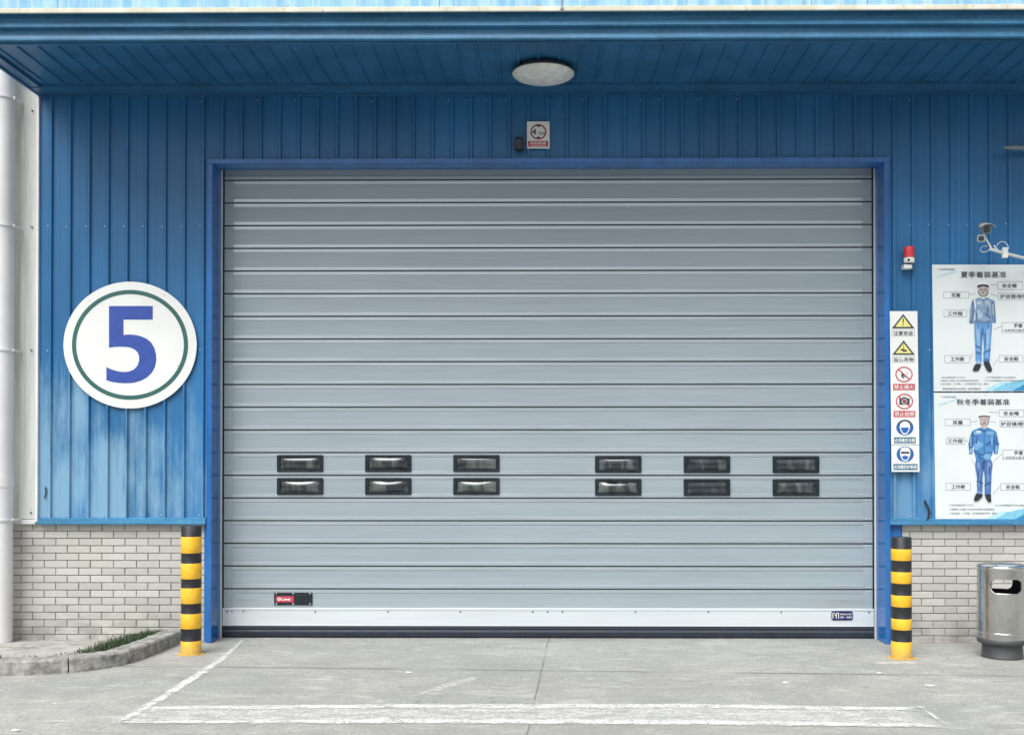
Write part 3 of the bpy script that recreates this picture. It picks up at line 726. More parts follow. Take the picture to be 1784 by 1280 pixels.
text(m_, '限制高度', 924, 247.2, 951.5, 252, Y-.002, 2, .004); line(m_, 925, 254, 951, 254, .8, Y-.002, 2)
m_.build('print', [M['ink'], M['inkred'], M['signwhite']], t)
# black sensor box beside it
t = empty('door_sensor', W(904.5, 249, -.05)); tag(t, 'small black door sensor box beside the height limit sign', 'sensor')
a, b_ = W(896, 238, -.12), W(913, 262, -.12)
m_ = MB(); m_.box(a.x, b_.x, -.13, -.058, b_.z, a.z, 0, .026); m_.build('housing', M['blackp'], t)
m_ = MB(); m_.box(a.x + .012, b_.x - .012, -.137, -.131, b_.z + .012, b_.z + .05, 0, .002); m_.build('lens_window', M['blackp'], t)
m_ = MB(); m_.box(a.x + .02, b_.x - .02, -.057, -.031, b_.z + .02, a.z - .02, 0, .003); m_.build('bracket', M['greyp'], t)

# ceiling lamp
lc = Vector((W(946.5, 118, -.62).x, -.62, ZS + .018)); t = empty('ceiling_lamp', lc); tag(t, 'round white opal glass ceiling lamp under the blue canopy, unlit', 'lamp')
RL = .262
m_ = MB(); m_.lathe(lc, [(RL-.05, 0), (RL-.02, -.02), (RL+.004, -.045), (RL+.002, -.053), (RL-.02, -.055)], 56); m_.build('rim', M['darkbase'], t)
m_ = MB(); m_.lathe(lc, [(RL*math.cos(R(a))*1.0, -.050 - .062*math.sin(R(a))) for a in (0, 4, 10, 20, 30, 40, 50, 60, 70, 80, 89.5)], 56); m_.build('lamp_shade', M['opal'], t)
for dx in (-.045, .0):
    p = W(946 + dx*0, 143, -.17)
m_ = MB(); m_.lathe((lc.x, lc.y, lc.z - .112), [(.012, .002), (.012, -.008), (.004, -.014), (.0005, -.014)], 12); m_.build('finial', M['steelsh'], t)

# warning sign boards
def pict_tri(mb, cx, cy, w, h, Y, inner):
    T = lambda s_, oy=0: [(cx, cy - h/2*s_ + oy), (cx + w/2*s_, cy + h/2*s_ + oy), (cx - w/2*s_, cy + h/2*s_ + oy)]
    mb.poly(pl(T(1), Y-.001), 0); mb.poly(pl(T(.70, h*.035), Y-.002), 2)
    if inner == 'bang':
        mb.poly(pl([(cx-1.4, cy-4.5), (cx+1.4, cy-4.5), (cx+.6, cy+4), (cx-.6, cy+4)], Y-.003), 0); mb.poly(pl(ell(cx, cy+6.2, 1.2, 1.2, 12), Y-.003), 0)
    else:
        line(mb, cx, cy-5.5, cx, cy+1, .8, Y-.003, 0); ring(mb, cx+.3, cy-.3, 1.2, 1.4, .6, Y-.0032, 0, 12)
        mb.poly(pl([(cx-6, cy+3.2), (cx-2, cy+1.6), (cx+6, cy+4.5), (cx+5.6, cy+7), (cx, cy+7.4)], Y-.003), 0)
def pict_no(mb, cx, cy, rx, ry, Y, what):
    if what == 'fire':
        mb.poly(pl([(cx-5, cy+1), (cx-3.5, cy-4.5), (cx-3, cy-.5), (cx-1, cy-3), (cx-.2, cy+2), (cx-1.6, cy+6), (cx-4.2, cy+5)], Y-.001), 0)
        line(mb, cx+2, cy+2, cx+7.5, cy-4, 1.0, Y-.0012, 3); line(mb, cx-2, cy+7, cx+3, cy+2, 1.3, Y-.0011, 0)
    else:
        mb.poly(pl([(cx-9, cy-5.5), (cx-4, cy-5.5), (cx-3, cy-7.5), (cx+3, cy-7.5), (cx+4, cy-5.5), (cx+9, cy-5.5), (cx+9, cy+6), (cx-9, cy+6)], Y-.001), 0)
        ring(mb, cx, cy+.3, 4.6, 4.6, 1, Y-.002, 4, 24)
    ring(mb, cx, cy, rx, ry, 1.9, Y-.003, 1, 48); line(mb, cx-rx*.66, cy-ry*.66, cx+rx*.66, cy+ry*.66, 1.9, Y-.0034, 1)
def pict_head(mb, cx, cy, rx, ry, Y, glasses):
    mb.poly(pl(ell(cx, cy, rx, ry, 40), Y-.001), 5)
    mb.poly(pl(smooth([(cx-9, cy-3), (cx-7, cy-10), (cx, cy-12.5), (cx+7, cy-10), (cx+9, cy-3), (cx+8.3, cy+3), (cx+4, cy+11), (cx, cy+12), (cx-4, cy+11), (cx-8.3, cy+3)], 4), Y-.002), 4)
    mb.poly(pl([(cx-7, cy), (cx+7, cy), (cx+6.6, cy+3), (cx+3, cy+9.4), (cx-3, cy+9.4), (cx-6.6, cy+3)], Y-.003), 5)
    if glasses:
        mb.poly(pl([(cx-7.5, cy-4.5), (cx+7.5, cy-4.5), (cx+7, cy-1), (cx+1.5, cy-.8), (cx, cy-2), (cx-1.5, cy-.8), (cx-7, cy-1)], Y-.0035), 0)
        mb.poly(pl([(cx-7.4, cy-.2), (cx+7.4, cy-.2), (cx+6, cy+3.6), (cx+2, cy+3.2), (cx, cy+1.4), (cx-2, cy+3.2), (cx-6, cy+3.6)], Y-.0042), 4)
    else:
        mb.poly(pl(smooth([(cx-10.4, cy-3.2), (cx-8, cy-10.4), (cx, cy-13.4), (cx+8, cy-10.4), (cx+10.4, cy-3.2), (cx+8.8, cy-3), (cx+7.4, cy-7.6), (cx, cy-11), (cx-7.4, cy-7.6), (cx-8.8, cy-3)], 3), Y-.0028), 0)
PM = [M['ink'], M['inkred'], M['inkyel'], M['inkgrey'], M['signwhite'], M['inkblue'], M['inkteal']]
t = empty('warning_sign', W(1575, 658, -.09)); tag(t, 'tall white board of five warning pictograms beside the right door jamb', 'sign')
Y = -.09; board([(1550.2, 542), (1598.2, 542), (1601.5, 774), (1552.8, 774)], Y, .004, 'board', M['signwhite'], t)
for i, (cy, what, txt) in enumerate(((559.5, 'bang', '注意安全'), (605.5, 'load', '当心吊物'), (652, 'fire', '禁止烟火'), (699, 'photo', '禁止拍照'), (744.5, 'hat', '必须戴安全帽'))):
    cx = 1573.5 + i*.75; m_ = MB()
    if i < 2:
        pict_tri(m_, cx, cy, 40, 25.5, Y, what); outline(m_, cx-20, cy+15.5, cx+20, cy+26, .7, Y-.001, 3); text(m_, txt, cx-17, cy+17.3, cx+17.5, cy+24.2, Y-.002, 0, .003)
    elif i < 4:
        pict_no(m_, cx, cy, 15, 13.5, Y, what); rect(m_, cx-19, cy+16.5, cx+19, cy+27.5, Y-.001, 1); text(m_, txt, cx-17, cy+18.2, cx+17.2, cy+25.6, Y-.002, 4, .004)
    else:
        pict_head(m_, cx, cy, 15, 13.8, Y, False); rect(m_, cx-19, cy+16.8, cx+19, cy+27.5, Y-.001, 6); text(m_, txt, cx-17.5, cy+18.7, cx+17.5, cy+25.4, Y-.002, 4, .004)
    m_.build('pictogram', PM, t)
t = empty('goggles_sign', W(1577, 798, -.09)); tag(t, 'small white board with blue goggles pictogram, under the tall warning board', 'sign')
board([(1552.8, 775), (1601.5, 775), (1602, 821.5), (1553.5, 821.5)], Y, .004, 'board', M['signwhite'], t)
m_ = MB(); cx, cy = 1577, 791; pict_head(m_, cx, cy, 15, 13.8, Y, True); rect(m_, cx-20.5, cy+16.8, cx+21.5, cy+27.5, Y-.001, 6); text(m_, '必须戴防护眼镜', cx-19.5, cy+18.7, cx+20, cy+25.4, Y-.002, 4, .004)
m_.build('pictogram', PM, t)

# posters
def poster(px0, py0, px1, py1, zoom, title, figure, title_box, caps, notes, label, logo):
    Y = -.058; zx, zy, s_ = zoom; Z = lambda x, y: (zx + x/s_, zy + y/s_)
    t = empty('poster', W((px0+px1)/2, (py0+py1)/2, Y)); tag(t, label, 'poster', 'workwear posters on the right wall')
    board([(px0, py0), (px1, py0), (px1+1, py1), (px0+3, py1)], Y, .005, 'board', M['postwhite'], t)
    m_ = MB(); y1 = py1 - 1
    m_.poly(pl([(px0+88, y1), (px0+118, py1-16), (px0+150, py1-14), (px1-1, py1-30), (px1-1, y1)], Y-.001), 0)
    m_.poly(pl([(px0+104, y1), (px0+128, py1-14), (px1-1, py1-24), (px1-1, y1)], Y-.002), 1)
    m_.poly(pl([(px0+140, y1), (px0+160, py1-12), (px1-1, py1-18), (px1-1, y1)], Y-.003), 2)
    m_.build('printed_swoosh', [M['w1'], M['w2'], M['w3']], t)
    m_ = MB(); m_.poly(pl([(px0+6, py0+20), (px0+40, py0+10), (px0+46, py0+12), (px0+8, py0+24)], Y-.001), 0); m_.build('printed_streak', M['w1m'], t)
    m_ = MB(); a = Z(*logo[0]); b = Z(*logo[1]); text(m_, 'SUNWARD', a[0]+5, a[1], b[0], b[1], Y-.002, 0, .02)
    m_.poly(pl([(a[0]-1, a[1]), (a[0]+1.5, b[1]), (a[0]+4, a[1]-.5), (a[0]+2, a[1]+1.2)], Y-.002), 1); m_.build('printed_logo', [M['inkteal'], M['inkred']], t)
    m_ = MB(); a = Z(title_box[0], title_box[1]); b = Z(title_box[2], title_box[3]); text(m_, title, *a, *b, Y-.002, 0, .006); m_.build('title', M['ink'], t)
    for x0, y0, x1, y1_, txt, tx0, tx1, ln, sub in caps:
        m_ = MB(); a, b = Z(x0, y0), Z(x1, y1_); outline(m_, *a, *b, .7, Y-.0015, 0)
        h = 38; my = (y0+y1_)/2 - (18 if sub else 0); c0, c1 = Z(tx0, my-h/2), Z(tx1, my+h/2); text(m_, txt, *c0, *c1, Y-.002, 1, .004)
        if sub: c0, c1 = Z(x0+6, my+34), Z(x0+260, my+60); text(m_, sub, *c0, *c1, Y-.002, 1, .0)
        if ln: line(m_, *Z(ln[0], ln[1]), *Z(ln[2], ln[3]), .8, Y-.0015, 0)
        m_.build('caption', [M['inkgrey'], M['ink']], t)
    for x0, y0, x1, y1_, txt in notes:
        m_ = MB(); text(m_, txt, *Z(x0, y0), *Z(x1, y1_), Y-.002, 0, .0); m_.build('note_line', M['ink'], t)
    m_ = MB(); names = []
    for lay, (mat, pts, sm) in enumerate(figure):
        if mat not in names: names.append(mat)
        pp = [Z(*p) for p in pts]; pp = smooth(pp, 4) if sm else pp
        m_.poly(pl(pp, Y - .0015 - .00022*lay), names.index(mat))
    m_.build('printed_worker', [M[k_] for k_ in names], t)
    for q in ((px0+5, (py0*.8+py1*.2)), (px0+6, py1-7), (px0+90, py0+4)): m_ = MB(); m_.lathe(W(*q, Y), [(.006, 0), (.005, -.003), (.0005, -.004)], 8, 0, axis='Y'); m_.build('screw', M['screw'], t)
M['w1m'] = simple('print_pale_blue', (.50, .66, .72), .45)
fig1 = [('signwhite', [(462,262),(468,232),(490,212),(520,206),(552,214),(574,236),(578,262)], 1),
 ('skin', [(480,270),(565,270),(568,300),(556,330),(535,345),(508,345),(488,330),(478,300)], 1),
 ('ink', [(468,270),(470,252),(495,243),(545,243),(572,252),(575,272),(560,268),(520,262),(482,270)], 1),
 ('inkgrey', [(484,290),(512,286),(524,292),(540,286),(562,290),(556,302),(536,304),(522,298),(508,304),(490,302)], 0),
 ('ink', [(478,300),(486,330),(510,350),(536,350),(558,330),(570,296),(574,300),(564,336),(540,356),(506,356),(480,334),(472,302)], 0),
 ('s1', [(486,362),(520,378),(558,362),(600,382),(622,400),(606,598),(520,606),(428,596),(420,400),(440,382)], 0),
 ('s2', [(420,392),(436,378),(444,470),(444,560),(430,606),(392,606),(400,500),(408,430)], 0),
 ('s2', [(600,382),(628,400),(636,500),(642,600),(606,600),(598,500)], 0),
 ('signwhite', [(434,384),(448,384),(456,480),(448,574),(434,584),(446,480)], 0),
 ('s3', [(462,400),(506,396),(508,430),(464,434)], 0), ('signwhite', [(470,410),(504,408),(505,424),(471,426)], 0),
 ('s3', [(540,400),(586,404),(590,470),(556,450)], 1), ('s2', [(476,372),(520,384),(562,368),(566,380),(536,388),(520,400),(504,388),(480,384)], 0),
 ('s3', [(470,480),(520,520),(500,560),(466,540)], 1), ('s2', [(540,500),(592,540),(590,560),(540,530)], 1), ('s2', [(450,560),(520,590),(596,570),(600,600),(520,608),(440,596)], 0),
 ('signwhite', [(426,612),(440,612),(452,650),(448,690),(434,676)], 1), ('signwhite', [(594,612),(606,610),(602,682),(590,676)], 1),
 ('p1', [(438,594),(520,606),(604,596),(606,640),(598,720),(592,820),(582,960),(524,960),(528,820),(520,700),(510,820),(508,990),(452,950),(448,800),(440,680)], 0),
 ('p2', [(520,640),(530,700),(528,760),(520,700),(510,800),(506,900),(498,760),(500,680)], 1), ('p3', [(456,620),(484,640),(494,760),(474,900),(462,740)], 1), ('p3', [(560,640),(584,660),(574,800),(556,930),(552,760)], 1),
 ('p2', [(452,800),(508,830),(506,842),(454,824)], 1), ('p2', [(528,870),(588,840),(586,860),(530,890)], 1), ('p3', [(466,940),(506,960),(508,986),(460,972)], 0), ('p2', [(526,930),(582,936),(580,962),(526,958)], 0),
 ('ink', [(494,280),(508,279),(508,283),(494,284)], 0), ('ink', [(532,279),(548,280),(548,284),(532,283)], 0), ('p2', [(507,318),(533,318),(530,324),(510,324)], 1), ('inkgrey', [(517,300),(523,300),(525,311),(515,311)], 1),
 ('s3', [(484,386),(500,390),(496,430),(486,420)], 1), ('s2', [(452,470),(470,520),(462,556),(452,540)], 1), ('s2', [(560,430),(578,470),(572,540),(562,500)], 1), ('s3', [(606,430),(618,440),(624,540),(612,520)], 1), ('s1', [(400,470),(416,440),(412,560),(400,580)], 1), ('p2', [(470,600),(478,600),(474,660),(466,650)], 1), ('p2', [(560,604),(568,604),(574,650),(566,660)], 1), ('p2', [(538,700),(546,720),(540,820),(534,800)], 1), ('p2', [(462,860),(500,880),(498,890),(462,876)], 1),
 ('boot', [(456,980),(500,990),(492,1020),(474,1044),(440,1046),(426,1036),(434,1010)], 1), ('boot', [(528,966),(574,960),(594,1000),(605,1034),(596,1050),(570,1050),(548,1020)], 1)]
fig2 = [('signwhite', [(484,246),(490,216),(514,198),(542,194),(572,202),(596,220),(602,246)], 1),
 ('skin', [(502,254),(585,254),(586,290),(574,320),(555,332),(528,332),(512,318),(502,290)], 1),
 ('ink', [(488,258),(490,242),(540,236),(598,242),(598,262),(588,254),(544,248),(502,254)], 0),
 ('ink', [(500,262),(510,312),(530,334),(556,334),(576,314),(590,262),(594,268),(582,320),(558,342),(528,342),(506,320)], 0),
 ('skin', [(518,330),(566,330),(572,352),(542,362),(514,352)], 0),
 ('j1', [(508,350),(544,368),(580,350),(636,376),(656,400),(640,520),(620,600),(610,662),(540,672),(466,660),(452,600),(436,500),(428,400),(446,374)], 0),
 ('j2', [(428,388),(442,374),(446,470),(436,520),(432,600),(400,604),(396,540),(398,500),(410,430)], 0),
 ('j1', [(640,376),(662,400),(676,470),(684,510),(672,600),(642,600),(640,500)], 0), ('j2', [(636,390),(646,400),(646,560),(634,600),(630,500)], 1),
 ('j3', [(444,390),(520,384),(524,420),(444,424)], 0), ('signwhite', [(466,386),(510,384),(511,396),(467,398)], 0), ('j3', [(566,386),(636,392),(636,426),(568,420)], 0),
 ('j2', [(444,424),(524,420),(524,428),(446,434)], 0), ('j2', [(568,420),(636,426),(634,434),(568,428)], 0), ('j3', [(470,480),(530,500),(520,530),(450,570)], 1), ('j2', [(560,500),(620,470),(626,484),(566,524)], 1),
 ('j2', [(450,560),(520,600),(600,580),(604,596),(520,616),(452,590)], 1), ('j2', [(500,360),(544,376),(586,360),(580,372),(546,392),(510,374)], 0), ('j3', [(540,610),(600,600),(600,650),(548,650)], 1),
 ('j3', [(404,560),(430,540),(430,590),(402,594)], 1), ('j3', [(650,520),(674,530),(668,590),(648,590)], 1), ('ink', [(392,500),(408,500),(408,512),(392,512)], 0), ('ink', [(668,500),(684,500),(684,512),(668,512)], 0),
 ('signwhite', [(422,612),(446,612),(462,650),(458,690),(440,676)], 1), ('signwhite', [(612,622),(636,618),(634,660),(616,686),(606,670)], 1),
 ('t1', [(462,656),(540,672),(612,660),(622,700),(612,800),(606,990),(548,990),(548,820),(538,740),(528,820),(526,990),(476,980),(474,820),(458,720)], 0),
 ('t2', [(528,664),(556,664),(546,740),(530,760),(520,720)], 1), ('t3', [(474,680),(504,700),(502,840),(488,940),(482,800)], 1), ('t3', [(576,680),(604,700),(592,840),(576,960),(572,800)], 1), ('t2', [(476,850),(528,870),(526,886),(478,866)], 1), ('t2', [(550,890),(604,860),(602,880),(550,906)], 1), ('t3', [(478,950),(526,960),(526,982),(478,976)], 0),
 ('ink', [(516,268),(532,266),(532,270),(516,272)], 0), ('ink', [(556,266),(572,268),(572,272),(556,270)], 0), ('j2', [(530,306),(556,306),(553,312),(533,312)], 1), ('inkgrey', [(541,284),(547,284),(549,297),(539,297)], 1),
 ('j2', [(541,380),(545,380),(546,600),(542,600)], 0), ('j3', [(610,430),(624,440),(620,520),(608,500)], 1), ('j2', [(470,440),(480,450),(474,500),(462,490)], 1), ('j3', [(412,440),(424,430),(420,520),(408,520)], 1), ('j2', [(656,430),(664,440),(662,520),(652,500)], 1), ('j2', [(480,620),(530,640),(526,648),(482,630)], 1), ('t2', [(486,740),(496,760),(494,840),(484,820)], 1), ('t2', [(590,720),(600,730),(596,800),(586,790)], 1),
 ('boot', [(474,976),(530,990),(512,1020),(480,1046),(452,1046),(446,1030),(456,1000)], 1), ('boot', [(552,990),(604,984),(608,1020),(610,1050),(584,1056),(566,1030)], 1)]
caps1 = [(655,215,890,292,'安全帽',700,832,(590,246,655,246),None), (152,310,390,372,'耳塞',225,310,(390,340,450,326),None), (660,322,990,384,'护目镜/眼镜',680,935,(590,330,660,354),None),
 (155,478,370,546,'工作服',192,332,None,None), (695,594,985,690,'手套',806,888,(620,660,695,630),'( 非断掌位置手套 )'), (162,900,398,970,'工作裤',218,344,(398,940,425,880),None), (668,900,894,965,'安全鞋',718,850,(614,996,655,935),None)]
notes1 = [(128,1098,358,1114,'①安全帽绳应系于下巴上'), (545,1098,824,1114,'④工作裤裤脚不可以卷起来'), (125,1128,475,1144,'②着装工作服上衣应将拉链拉至颈部'), (538,1128,940,1144,'⑤工作鞋鞋跟不可以踩踏应系好鞋带'), (125,1158,572,1174,'③安全帽、工作服、工作鞋保持干净、整洁'), (145,1202,500,1222,'春夏季按规定时间统一着装请遵守')]
caps2 = [(684,182,920,250,'安全帽',728,870,(585,206,684,208),None), (170,270,412,335,'耳塞',243,340,(412,300,478,290),None), (690,285,1010,348,'护目镜/眼镜',702,965,(600,296,655,302),None),
 (182,445,358,512,'工作服',196,340,(358,478,390,478),None), (718,564,1000,654,'手套',826,912,(640,662,716,600),'( 非断掌位置手套 )'), (178,878,415,947,'工作裤',232,360,None,None), (695,880,925,948,'安全鞋',752,880,(625,986,695,905),None)]
notes2 = [(215,1078,448,1096,'①安全帽绳应系于下巴上'), (642,1080,960,1098,'④工作裤裤脚不可以卷起来'), (215,1118,640,1136,'②着装工作服上衣应将拉链拉至颈部扣'), (215,1156,665,1175,'③安全帽、工作服、工作鞋保持干净、整洁')]
poster(1624, 461, 1800, 681.5, (1615, 450, 5.333), '夏季着装基准', fig1, (314, 122, 736, 180), caps1, notes1, 'upper white poster of a worker in grey-blue shirt, light trousers and labels', ((105, 94), (258, 112)))
poster(1627, 684, 1801, 906, (1615, 680, 5.447), '秋冬季着装基准', fig2, (282, 80, 784, 138), caps2, notes2, 'lower white poster of a worker in long blue jacket and dark trousers', ((138, 54), (278, 70)))

# red beacon
t = empty('warning_beacon', W(1583, 458, -.1)); tag(t, 'red warning beacon with white base on the wall right of the door', 'beacon')
p = W(1583.8, 449, -.11); m_ = MB(); r_ = .046
m_.lathe(p, [(r_, 0), (r_, .08), (r_*.96, .090), (r_*.8, .098), (.001, .1)], 28); m_.build('lens', M['beacon'], t)
m_ = MB(); m_.lathe((p.x, p.y, p.z - .046), [(.001, 0), (r_*.98, 0), (r_*1.02, .004), (r_*1.02, .042), (r_*.9, .045)], 28); m_.build('base', M['white'], t)
m_ = MB(); m_.lathe((p.x - .018, p.y - r_ + .002, p.z - .026), [(.011, 0.005), (.011, -.004), (.0005, -.005)], 12, axis='Y'); m_.build('button', M['blackp'], t)
m_ = MB(); m_.box(p.x - .052, p.x + .018, -.13, -.050, p.z - .100, p.z - .062, 0, .006); m_.box(p.x + .02, p.x + .034, -.11, -.0495, p.z - .10, p.z - .047, 1, .002); m_.build('bracket', [M['white'], M['greyp']], t)

# security camera with arm
t = empty('security_camera', W(1784, 448, -.03)); tag(t, 'grey security camera with sun shield on a white arm above the upper poster', 'security camera')
m_ = MB(); arm = [W(1725, 434, -.42), W(1745, 440, -.36), W(1784, 449.5, -.20), W(1822, 458, -.045)]
m_.tube(arm, .013, 14); e = W(1822, 458, -.045); m_.lathe((e.x, -.05, e.z), [(.001, 0), (.045, 0), (.045, .018)], 20, axis='Y'); m_.build('arm', M['white'], t)
cc = W(1716, 399, -.46)
bm_ = MB()
def tubebox(c0, c1, w0, h0, w1, h1, mi=0, n=20):
    d = (c1-c0).normalized(); sx = d.cross(Vector((0, 0, 1))).normalized(); up = sx.cross(d)
    vs = []
    for c_, w, h in ((c0, w0, h0), (c1, w1, h1)):
        for i in range(n):
            a = 2*math.pi*i/n; ca, sa = math.cos(a), math.sin(a); q = .5
            vs.append(c_ + sx*w*math.copysign(abs(ca)**q, ca) + up*h*math.copysign(abs(sa)**q, sa))
    bm_.add(vs, [(i, (i+1) % n, n+(i+1) % n, n+i) for i in range(n)], mi, True); bm_.add(vs[:n], [tuple(range(n))], mi); bm_.add(vs[n:], [tuple(range(n))], mi)
back, front = cc + Vector((.035, .12, .03)), cc + Vector((.006, -.03, -.010))
tubebox(back, front, .034, .034, .036, .036); bm_.build('housing', M['camgrey'], t)
bm_ = MB(); d = (front-back).normalized(); tubebox(front - d*.002, front + d*.006, .029, .029, .028, .028); bm_.build('lens', M['pane'], t)
m_ = MB(); sx = d.cross(Vector((0, 0, 1))).normalized(); up = sx.cross(d); vs = []
N = 12
for q, w in ((back - d*.01, .046), (back.lerp(front, .5), .050), (front + d*.045, .054)):
    for hh in (0, .004):
        for i in range(N+1):
            a = math.pi*(.0 + i/N); vs.append(q + sx*(w+hh)*math.cos(a) + up*((.026+hh)*math.sin(a) + .020))
K = N+1
fs = []
for s_ in range(2):
    A0, A1, B0, B1 = s_*2*K, s_*2*K+K, (s_+1)*2*K, (s_+1)*2*K+K
    for i in range(N): fs += [(A0+i, A0+i+1, B0+i+1, B0+i), (A1+i, B1+i, B1+i+1, A1+i+1)]
for o_ in (0, 4*K): fs += [(o_+i, o_+i+1, o_+K+i+1, o_+K+i) for i in range(N)]
m_.add(vs, fs, 0, True); m_.build('sun_shield', M['camgrey'], t)
bm_ = MB(); q = W(1707.5, 415, -.45); lamp_b, lamp_f = q + Vector((.03, .05, .02)), q + Vector((-.006, -.04, -.01)); tubebox(lamp_b, lamp_f, .026, .024, .034, .032, 0); bm_.build('infrared_lamp', M['camgrey'], t)
bm_ = MB(); dd = (lamp_f-lamp_b).normalized(); tubebox(lamp_f + dd*.001, lamp_f + dd*.004, .022, .020, .020, .018, 0); bm_.build('infrared_lens', M['pane'], t)
m_ = MB(); m_.tube([cc + Vector((0, .03, -.03)), W(1719, 418, -.43), W(1727, 433, -.42)], .008, 10); m_.tube([q + Vector((.02, .02, 0)), W(1717, 415, -.43), W(1722, 424, -.425)], .006, 8)
a = W(1732, 428, -.41); m_.tube([a, W(1738, 436, -.385)], .008, 10); m_.build('bracket', M['white'], t)
m_ = MB(); a, b_ = W(1746, 431, -.35), W(1756, 449, -.35); m_.box(a.x, b_.x, -.36, -.325, b_.z, a.z, 0, .006); m_.build('junction_box', M['white'], t)
m_ = MB()
m_.tube([W(x, y, -.40) for x, y in smooth([(1738, 428), (1741, 423), (1746, 421), (1752, 423), (1756, 429), (1755, 434)], 4)[:-4]], .0028, 6); m_.build('cable', M['white'], t); m_ = MB()
m_.tube([W(x, y, -.42) for x, y in smooth([(1724, 435), (1716, 439), (1709, 438), (1708, 434), (1713, 429), (1722, 430)], 4)[:-4]], .0028, 6); m_.build('cable', M['white'], t)

# grey lamp arm at the far right
t = empty('wall_lamp_arm', W(1790, 258, -.1)); tag(t, 'short grey metal arm poking in from the right edge, high on the blue wall', 'lamp arm')
m_ = MB(); m_.tube([W(1747, 257, -.20), W(1752, 257, -.20), W(1765, 257, -.17), W(1800, 258, -.12), W(1830, 258, -.04)], [.004, .014, .021, .022, .024], 14); m_.build('arm', M['greyp'], t)
m_ = MB(); e = W(1830, 258, -.04); m_.lathe((e.x, -.052, e.z), [(.001, 0), (.05, 0), (.05, .02)], 20, axis='Y'); m_.build('wall_plate', M['greyp'], t)
# loose cables
m_ = MB(); m_.tube([W(x, y, -.06) for x, y in ((1611, 872), (1613, 877), (1617, 883), (1619, 892), (1618, 900), (1615, 906))], .010, 8)
tag(m_.build('cable_end', M['cable']), 'thick black cable end hanging beside the lower poster, above the bricks', 'cable')
m_ = MB(); m_.tube([W(x, y, -.045) for x, y in ((79, 848), (80, 855), (79.5, 862), (77, 867))], .006, 8)
tag(m_.build('cable_end', M['cable']), 'short thin dark cable end on the faded blue wall at far left', 'cable')

# bollards
def bollard(px0, px1, pyb, pyt, bands, label):
    base = G((px0+px1)/2, pyb, 0); r_ = (W(px1, pyb, base.y).x - W(px0, pyb, base.y).x)/2; yc = base.y + r_
    base = Vector((W((px0+px1)/2, pyb, yc).x, base.y, 0)); t = empty('bollard', (base.x, yc, 0))
    tag(t, label, 'bollard', 'striped bollards beside the door')
    zz = lambda py: W((px0+px1)/2, py, base.y).z
    zt = zz(pyt); prof = [(r_*1.0, 0.0)]; mats = []; col = 1
    hs_ = [zz(p) for p in bands]
    for h in hs_:
        prof += [(r_*(1.0 if col else .985), h - .001), (r_*(.985 if col else 1.0), h + .001)]; mats += [col, col]; col = 1-col
    prof += [(r_*.985, zt - .004), (r_*.95, zt), (.001, zt + .002)]; mats += [0, 0, 0]
    m_ = MB(); m_.lathe((base.x, yc, 0), prof, 40, mats=mats); o_ = m_.build('post', [M['tape_black'], M['yellow']], t)
    for p in o_.data.polygons: p.use_smooth = abs(p.normal.z) < .5
    m_ = MB(); pts = []
    for i in range(30): a = 2*math.pi*i/30; q = r_*1.18 + random.uniform(-.012, .018); pts.append((base.x + q*math.cos(a)*(1.12), yc + q*math.sin(a), 0))
    m_.add([(*p[:2], .0008) for p in pts] + [(*p[:2], .006) for p in pts], [tuple(range(30, 60))] + [(i, (i+1) % 30, 30+(i+1) % 30, 30+i) for i in range(30)], 0); m_.build('foot_ring', M['yellow'], t)
bollard(315.3, 350.5, 1142, 916.5, [1118, 1096, 1070, 1052, 1025, 1009, 982, 964, 935.5], 'black and yellow striped bollard at the kerb end, left of the door')
bollard(1553, 1588.5, 1149, 936.5, [1119, 1098, 1079, 1058, 1038, 1017, 997, 977, 957], 'black and yellow striped bollard between the door and the litter bin')
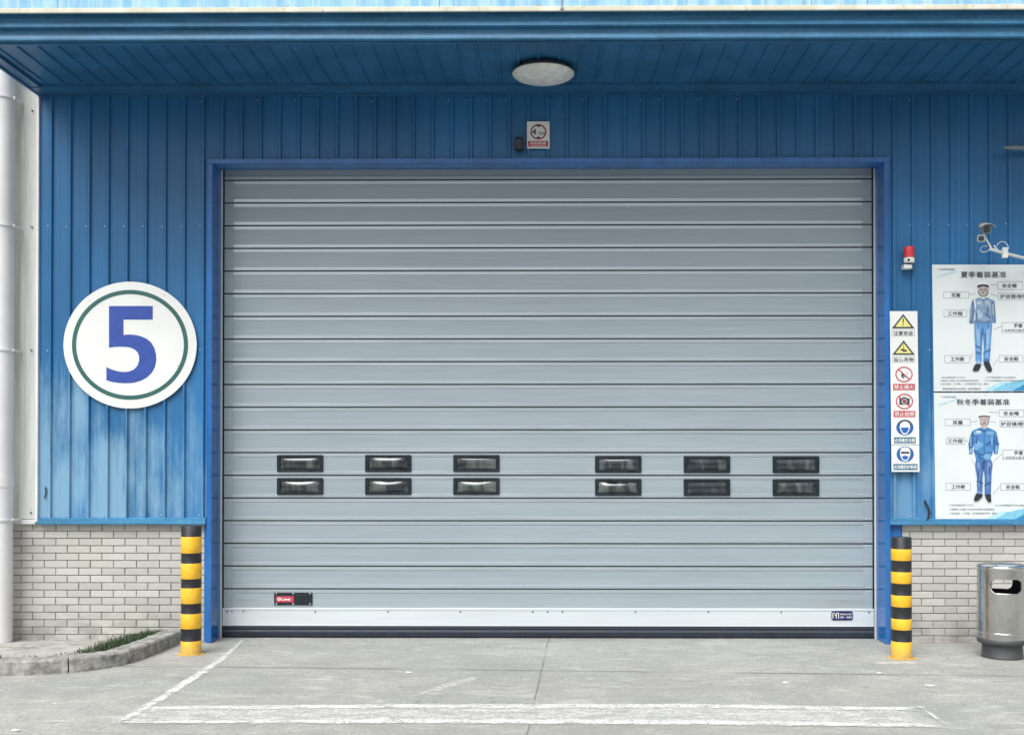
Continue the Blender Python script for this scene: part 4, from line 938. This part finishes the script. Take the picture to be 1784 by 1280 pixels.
# litter bin
bc = G(1746, 1150, 0); d_ = bc.y + DIST; RB = (W(1787, 1100, bc.y+.19).x - W(1705.5, 1100, bc.y+.19).x)/2; byc = bc.y + RB*.85; bc.x = W(1746, 1150, byc).x
t = empty('litter_bin', (bc.x, byc, 0)); tag(t, 'round stainless steel litter bin with oval opening, in front of the brick wall', 'litter bin')
zz = lambda py: W(1746, py, byc - RB*.6).z
zt = zz(989); z0 = zz(1124); hz = zz(1020); 
seg = 96; zs = []
import itertools
hole_w = .62; hh = .058
angc = [math.atan2(-DIST - byc, -bc.x) + R(12), math.atan2(-DIST - byc, -bc.x) + R(192)]
def zline(n): return [z0 + .05 + (zt - .012 - z0 - .05)*i/n for i in range(n+1)]
ZL = zline(120)
def body(r0, rin):
    m_ = MB(); vs = []; idx = {}
    def hole(a, z):
        for ac in angc:
            da = (a - ac + math.pi) % (2*math.pi) - math.pi; x = da*RB; w2, h2 = .132, .058
            dx = max(abs(x) - (w2 - h2), 0)
            if dx*dx + (z-hz)**2 < h2*h2: return True
        return False
    SG = 320
    for layer, r_ in ((0, r0), (1, rin)):
        for j, z in enumerate(ZL):
            for i in range(SG):
                a = 2*math.pi*i/SG; vs.append((bc.x + r_*math.cos(a), byc + r_*math.sin(a), z))
    fs = []; fsi = []; rim = []
    H = lambda i, j: hole(2*math.pi*(i+.5)/SG, (ZL[j] + ZL[j+1])/2)
    nz = len(ZL); off = nz*SG
    for j in range(nz-1):
        for i in range(SG):
            if H(i, j): continue
            i2 = (i+1) % SG; q = (j*SG+i, j*SG+i2, (j+1)*SG+i2, (j+1)*SG+i); fs.append(q); fsi.append(tuple(off+k_ for k_ in q))
            if H(i2, j): rim.append((j*SG+i2, (j+1)*SG+i2))
            if H((i-1) % SG, j): rim.append((j*SG+i, (j+1)*SG+i))
            if 0 < j and H(i, j-1): rim.append((j*SG+i, j*SG+i2))
            if j < nz-2 and H(i, j+1): rim.append(((j+1)*SG+i, (j+1)*SG+i2))
    b0 = len(m_.v); m_.v += vs
    for f in fs: m_.f.append(f); m_.m.append(0); m_.sm.append(True)
    for f in fsi: m_.f.append(f); m_.m.append(1); m_.sm.append(True)
    for a, b in rim: m_.f.append((a, b, off+b, off+a)); m_.m.append(2); m_.sm.append(False)
    return m_.build('body', [M['steel'], M['insidebin'], M['steelsh']], t)
body(RB, RB - .012)
m_ = MB(); m_.lathe((bc.x, byc, 0), [(RB - .004, zt - .014), (RB + .004, zt - .012), (RB + .006, zt), (RB + .001, zt + .012), (RB - .012, zt + .019), (RB*.7, zt + .030), (RB*.35, zt + .036), (.001, zt + .037)], 72); m_.build('lid', M['steelsh'], t)
zr = zz(1103)
m_ = MB(); m_.lathe((bc.x, byc, 0), [(RB + .001, zr - .006), (RB + .004, zr - .003), (RB + .004, zr + .003), (RB + .001, zr + .006)], 72); m_.build('band', M['steelsh'], t)
m_ = MB(); m_.lathe((bc.x, byc, 0), [(RB - .001, z0 + .052), (RB + .004, z0 + .048), (RB + .002, z0 + .012), (RB - .022, z0), (RB - .035, z0)], 72); m_.build('lower_rim', M['darkbase'], t)
m_ = MB(); m_.lathe((bc.x, byc, 0), [(RB - .036, z0 + .01), (RB - .036, .012), (RB - .030, 0.001), (.001, .001)], 72); m_.build('base', M['darkbase'], t)
m_ = MB(); m_.lathe((bc.x, byc, 0), [(RB - .03, z0+.2), (.001, z0 + .2)], 48); m_.build('inner_floor', M['insidebin'], t)
# scraps of litter
for (px, py, w, label) in ((1619, 1195, .040, 'flat white paper scrap on the concrete in front of the litter bin'), (712.5, 1172, .026, 'tiny white scrap on the concrete left of the crack, in front of the door'), (1532, 1173, .022, 'tiny white scrap on the concrete just left of the right bollard'), (1370, 1190, .028, 'small white scrap on the concrete before the blue door sticker'), (28, 1273, .028, 'white paper scrap at the bottom left corner of the concrete')):
    p = G(px, py, 0); m_ = MB(); n = 9; top = []
    for i in range(n): a = 2*math.pi*i/n; q = w*random.uniform(.7, 1.1); top.append((p.x + q*math.cos(a), p.y + q*.55*math.sin(a), .005 + random.uniform(0, .008)))
    m_.add(top + [(x, y, .0045) for x, y, z in top] + [(p.x, p.y, .012)], [(i, (i+1) % n, 2*n) for i in range(n)] + [(i, (i+1) % n, n+(i+1) % n, n+i) for i in range(n)] + [tuple(range(n, 2*n))], 0)
    tag(m_.build('paper_scrap', M['signwhite']), label, 'scrap', 'white scraps on the concrete')
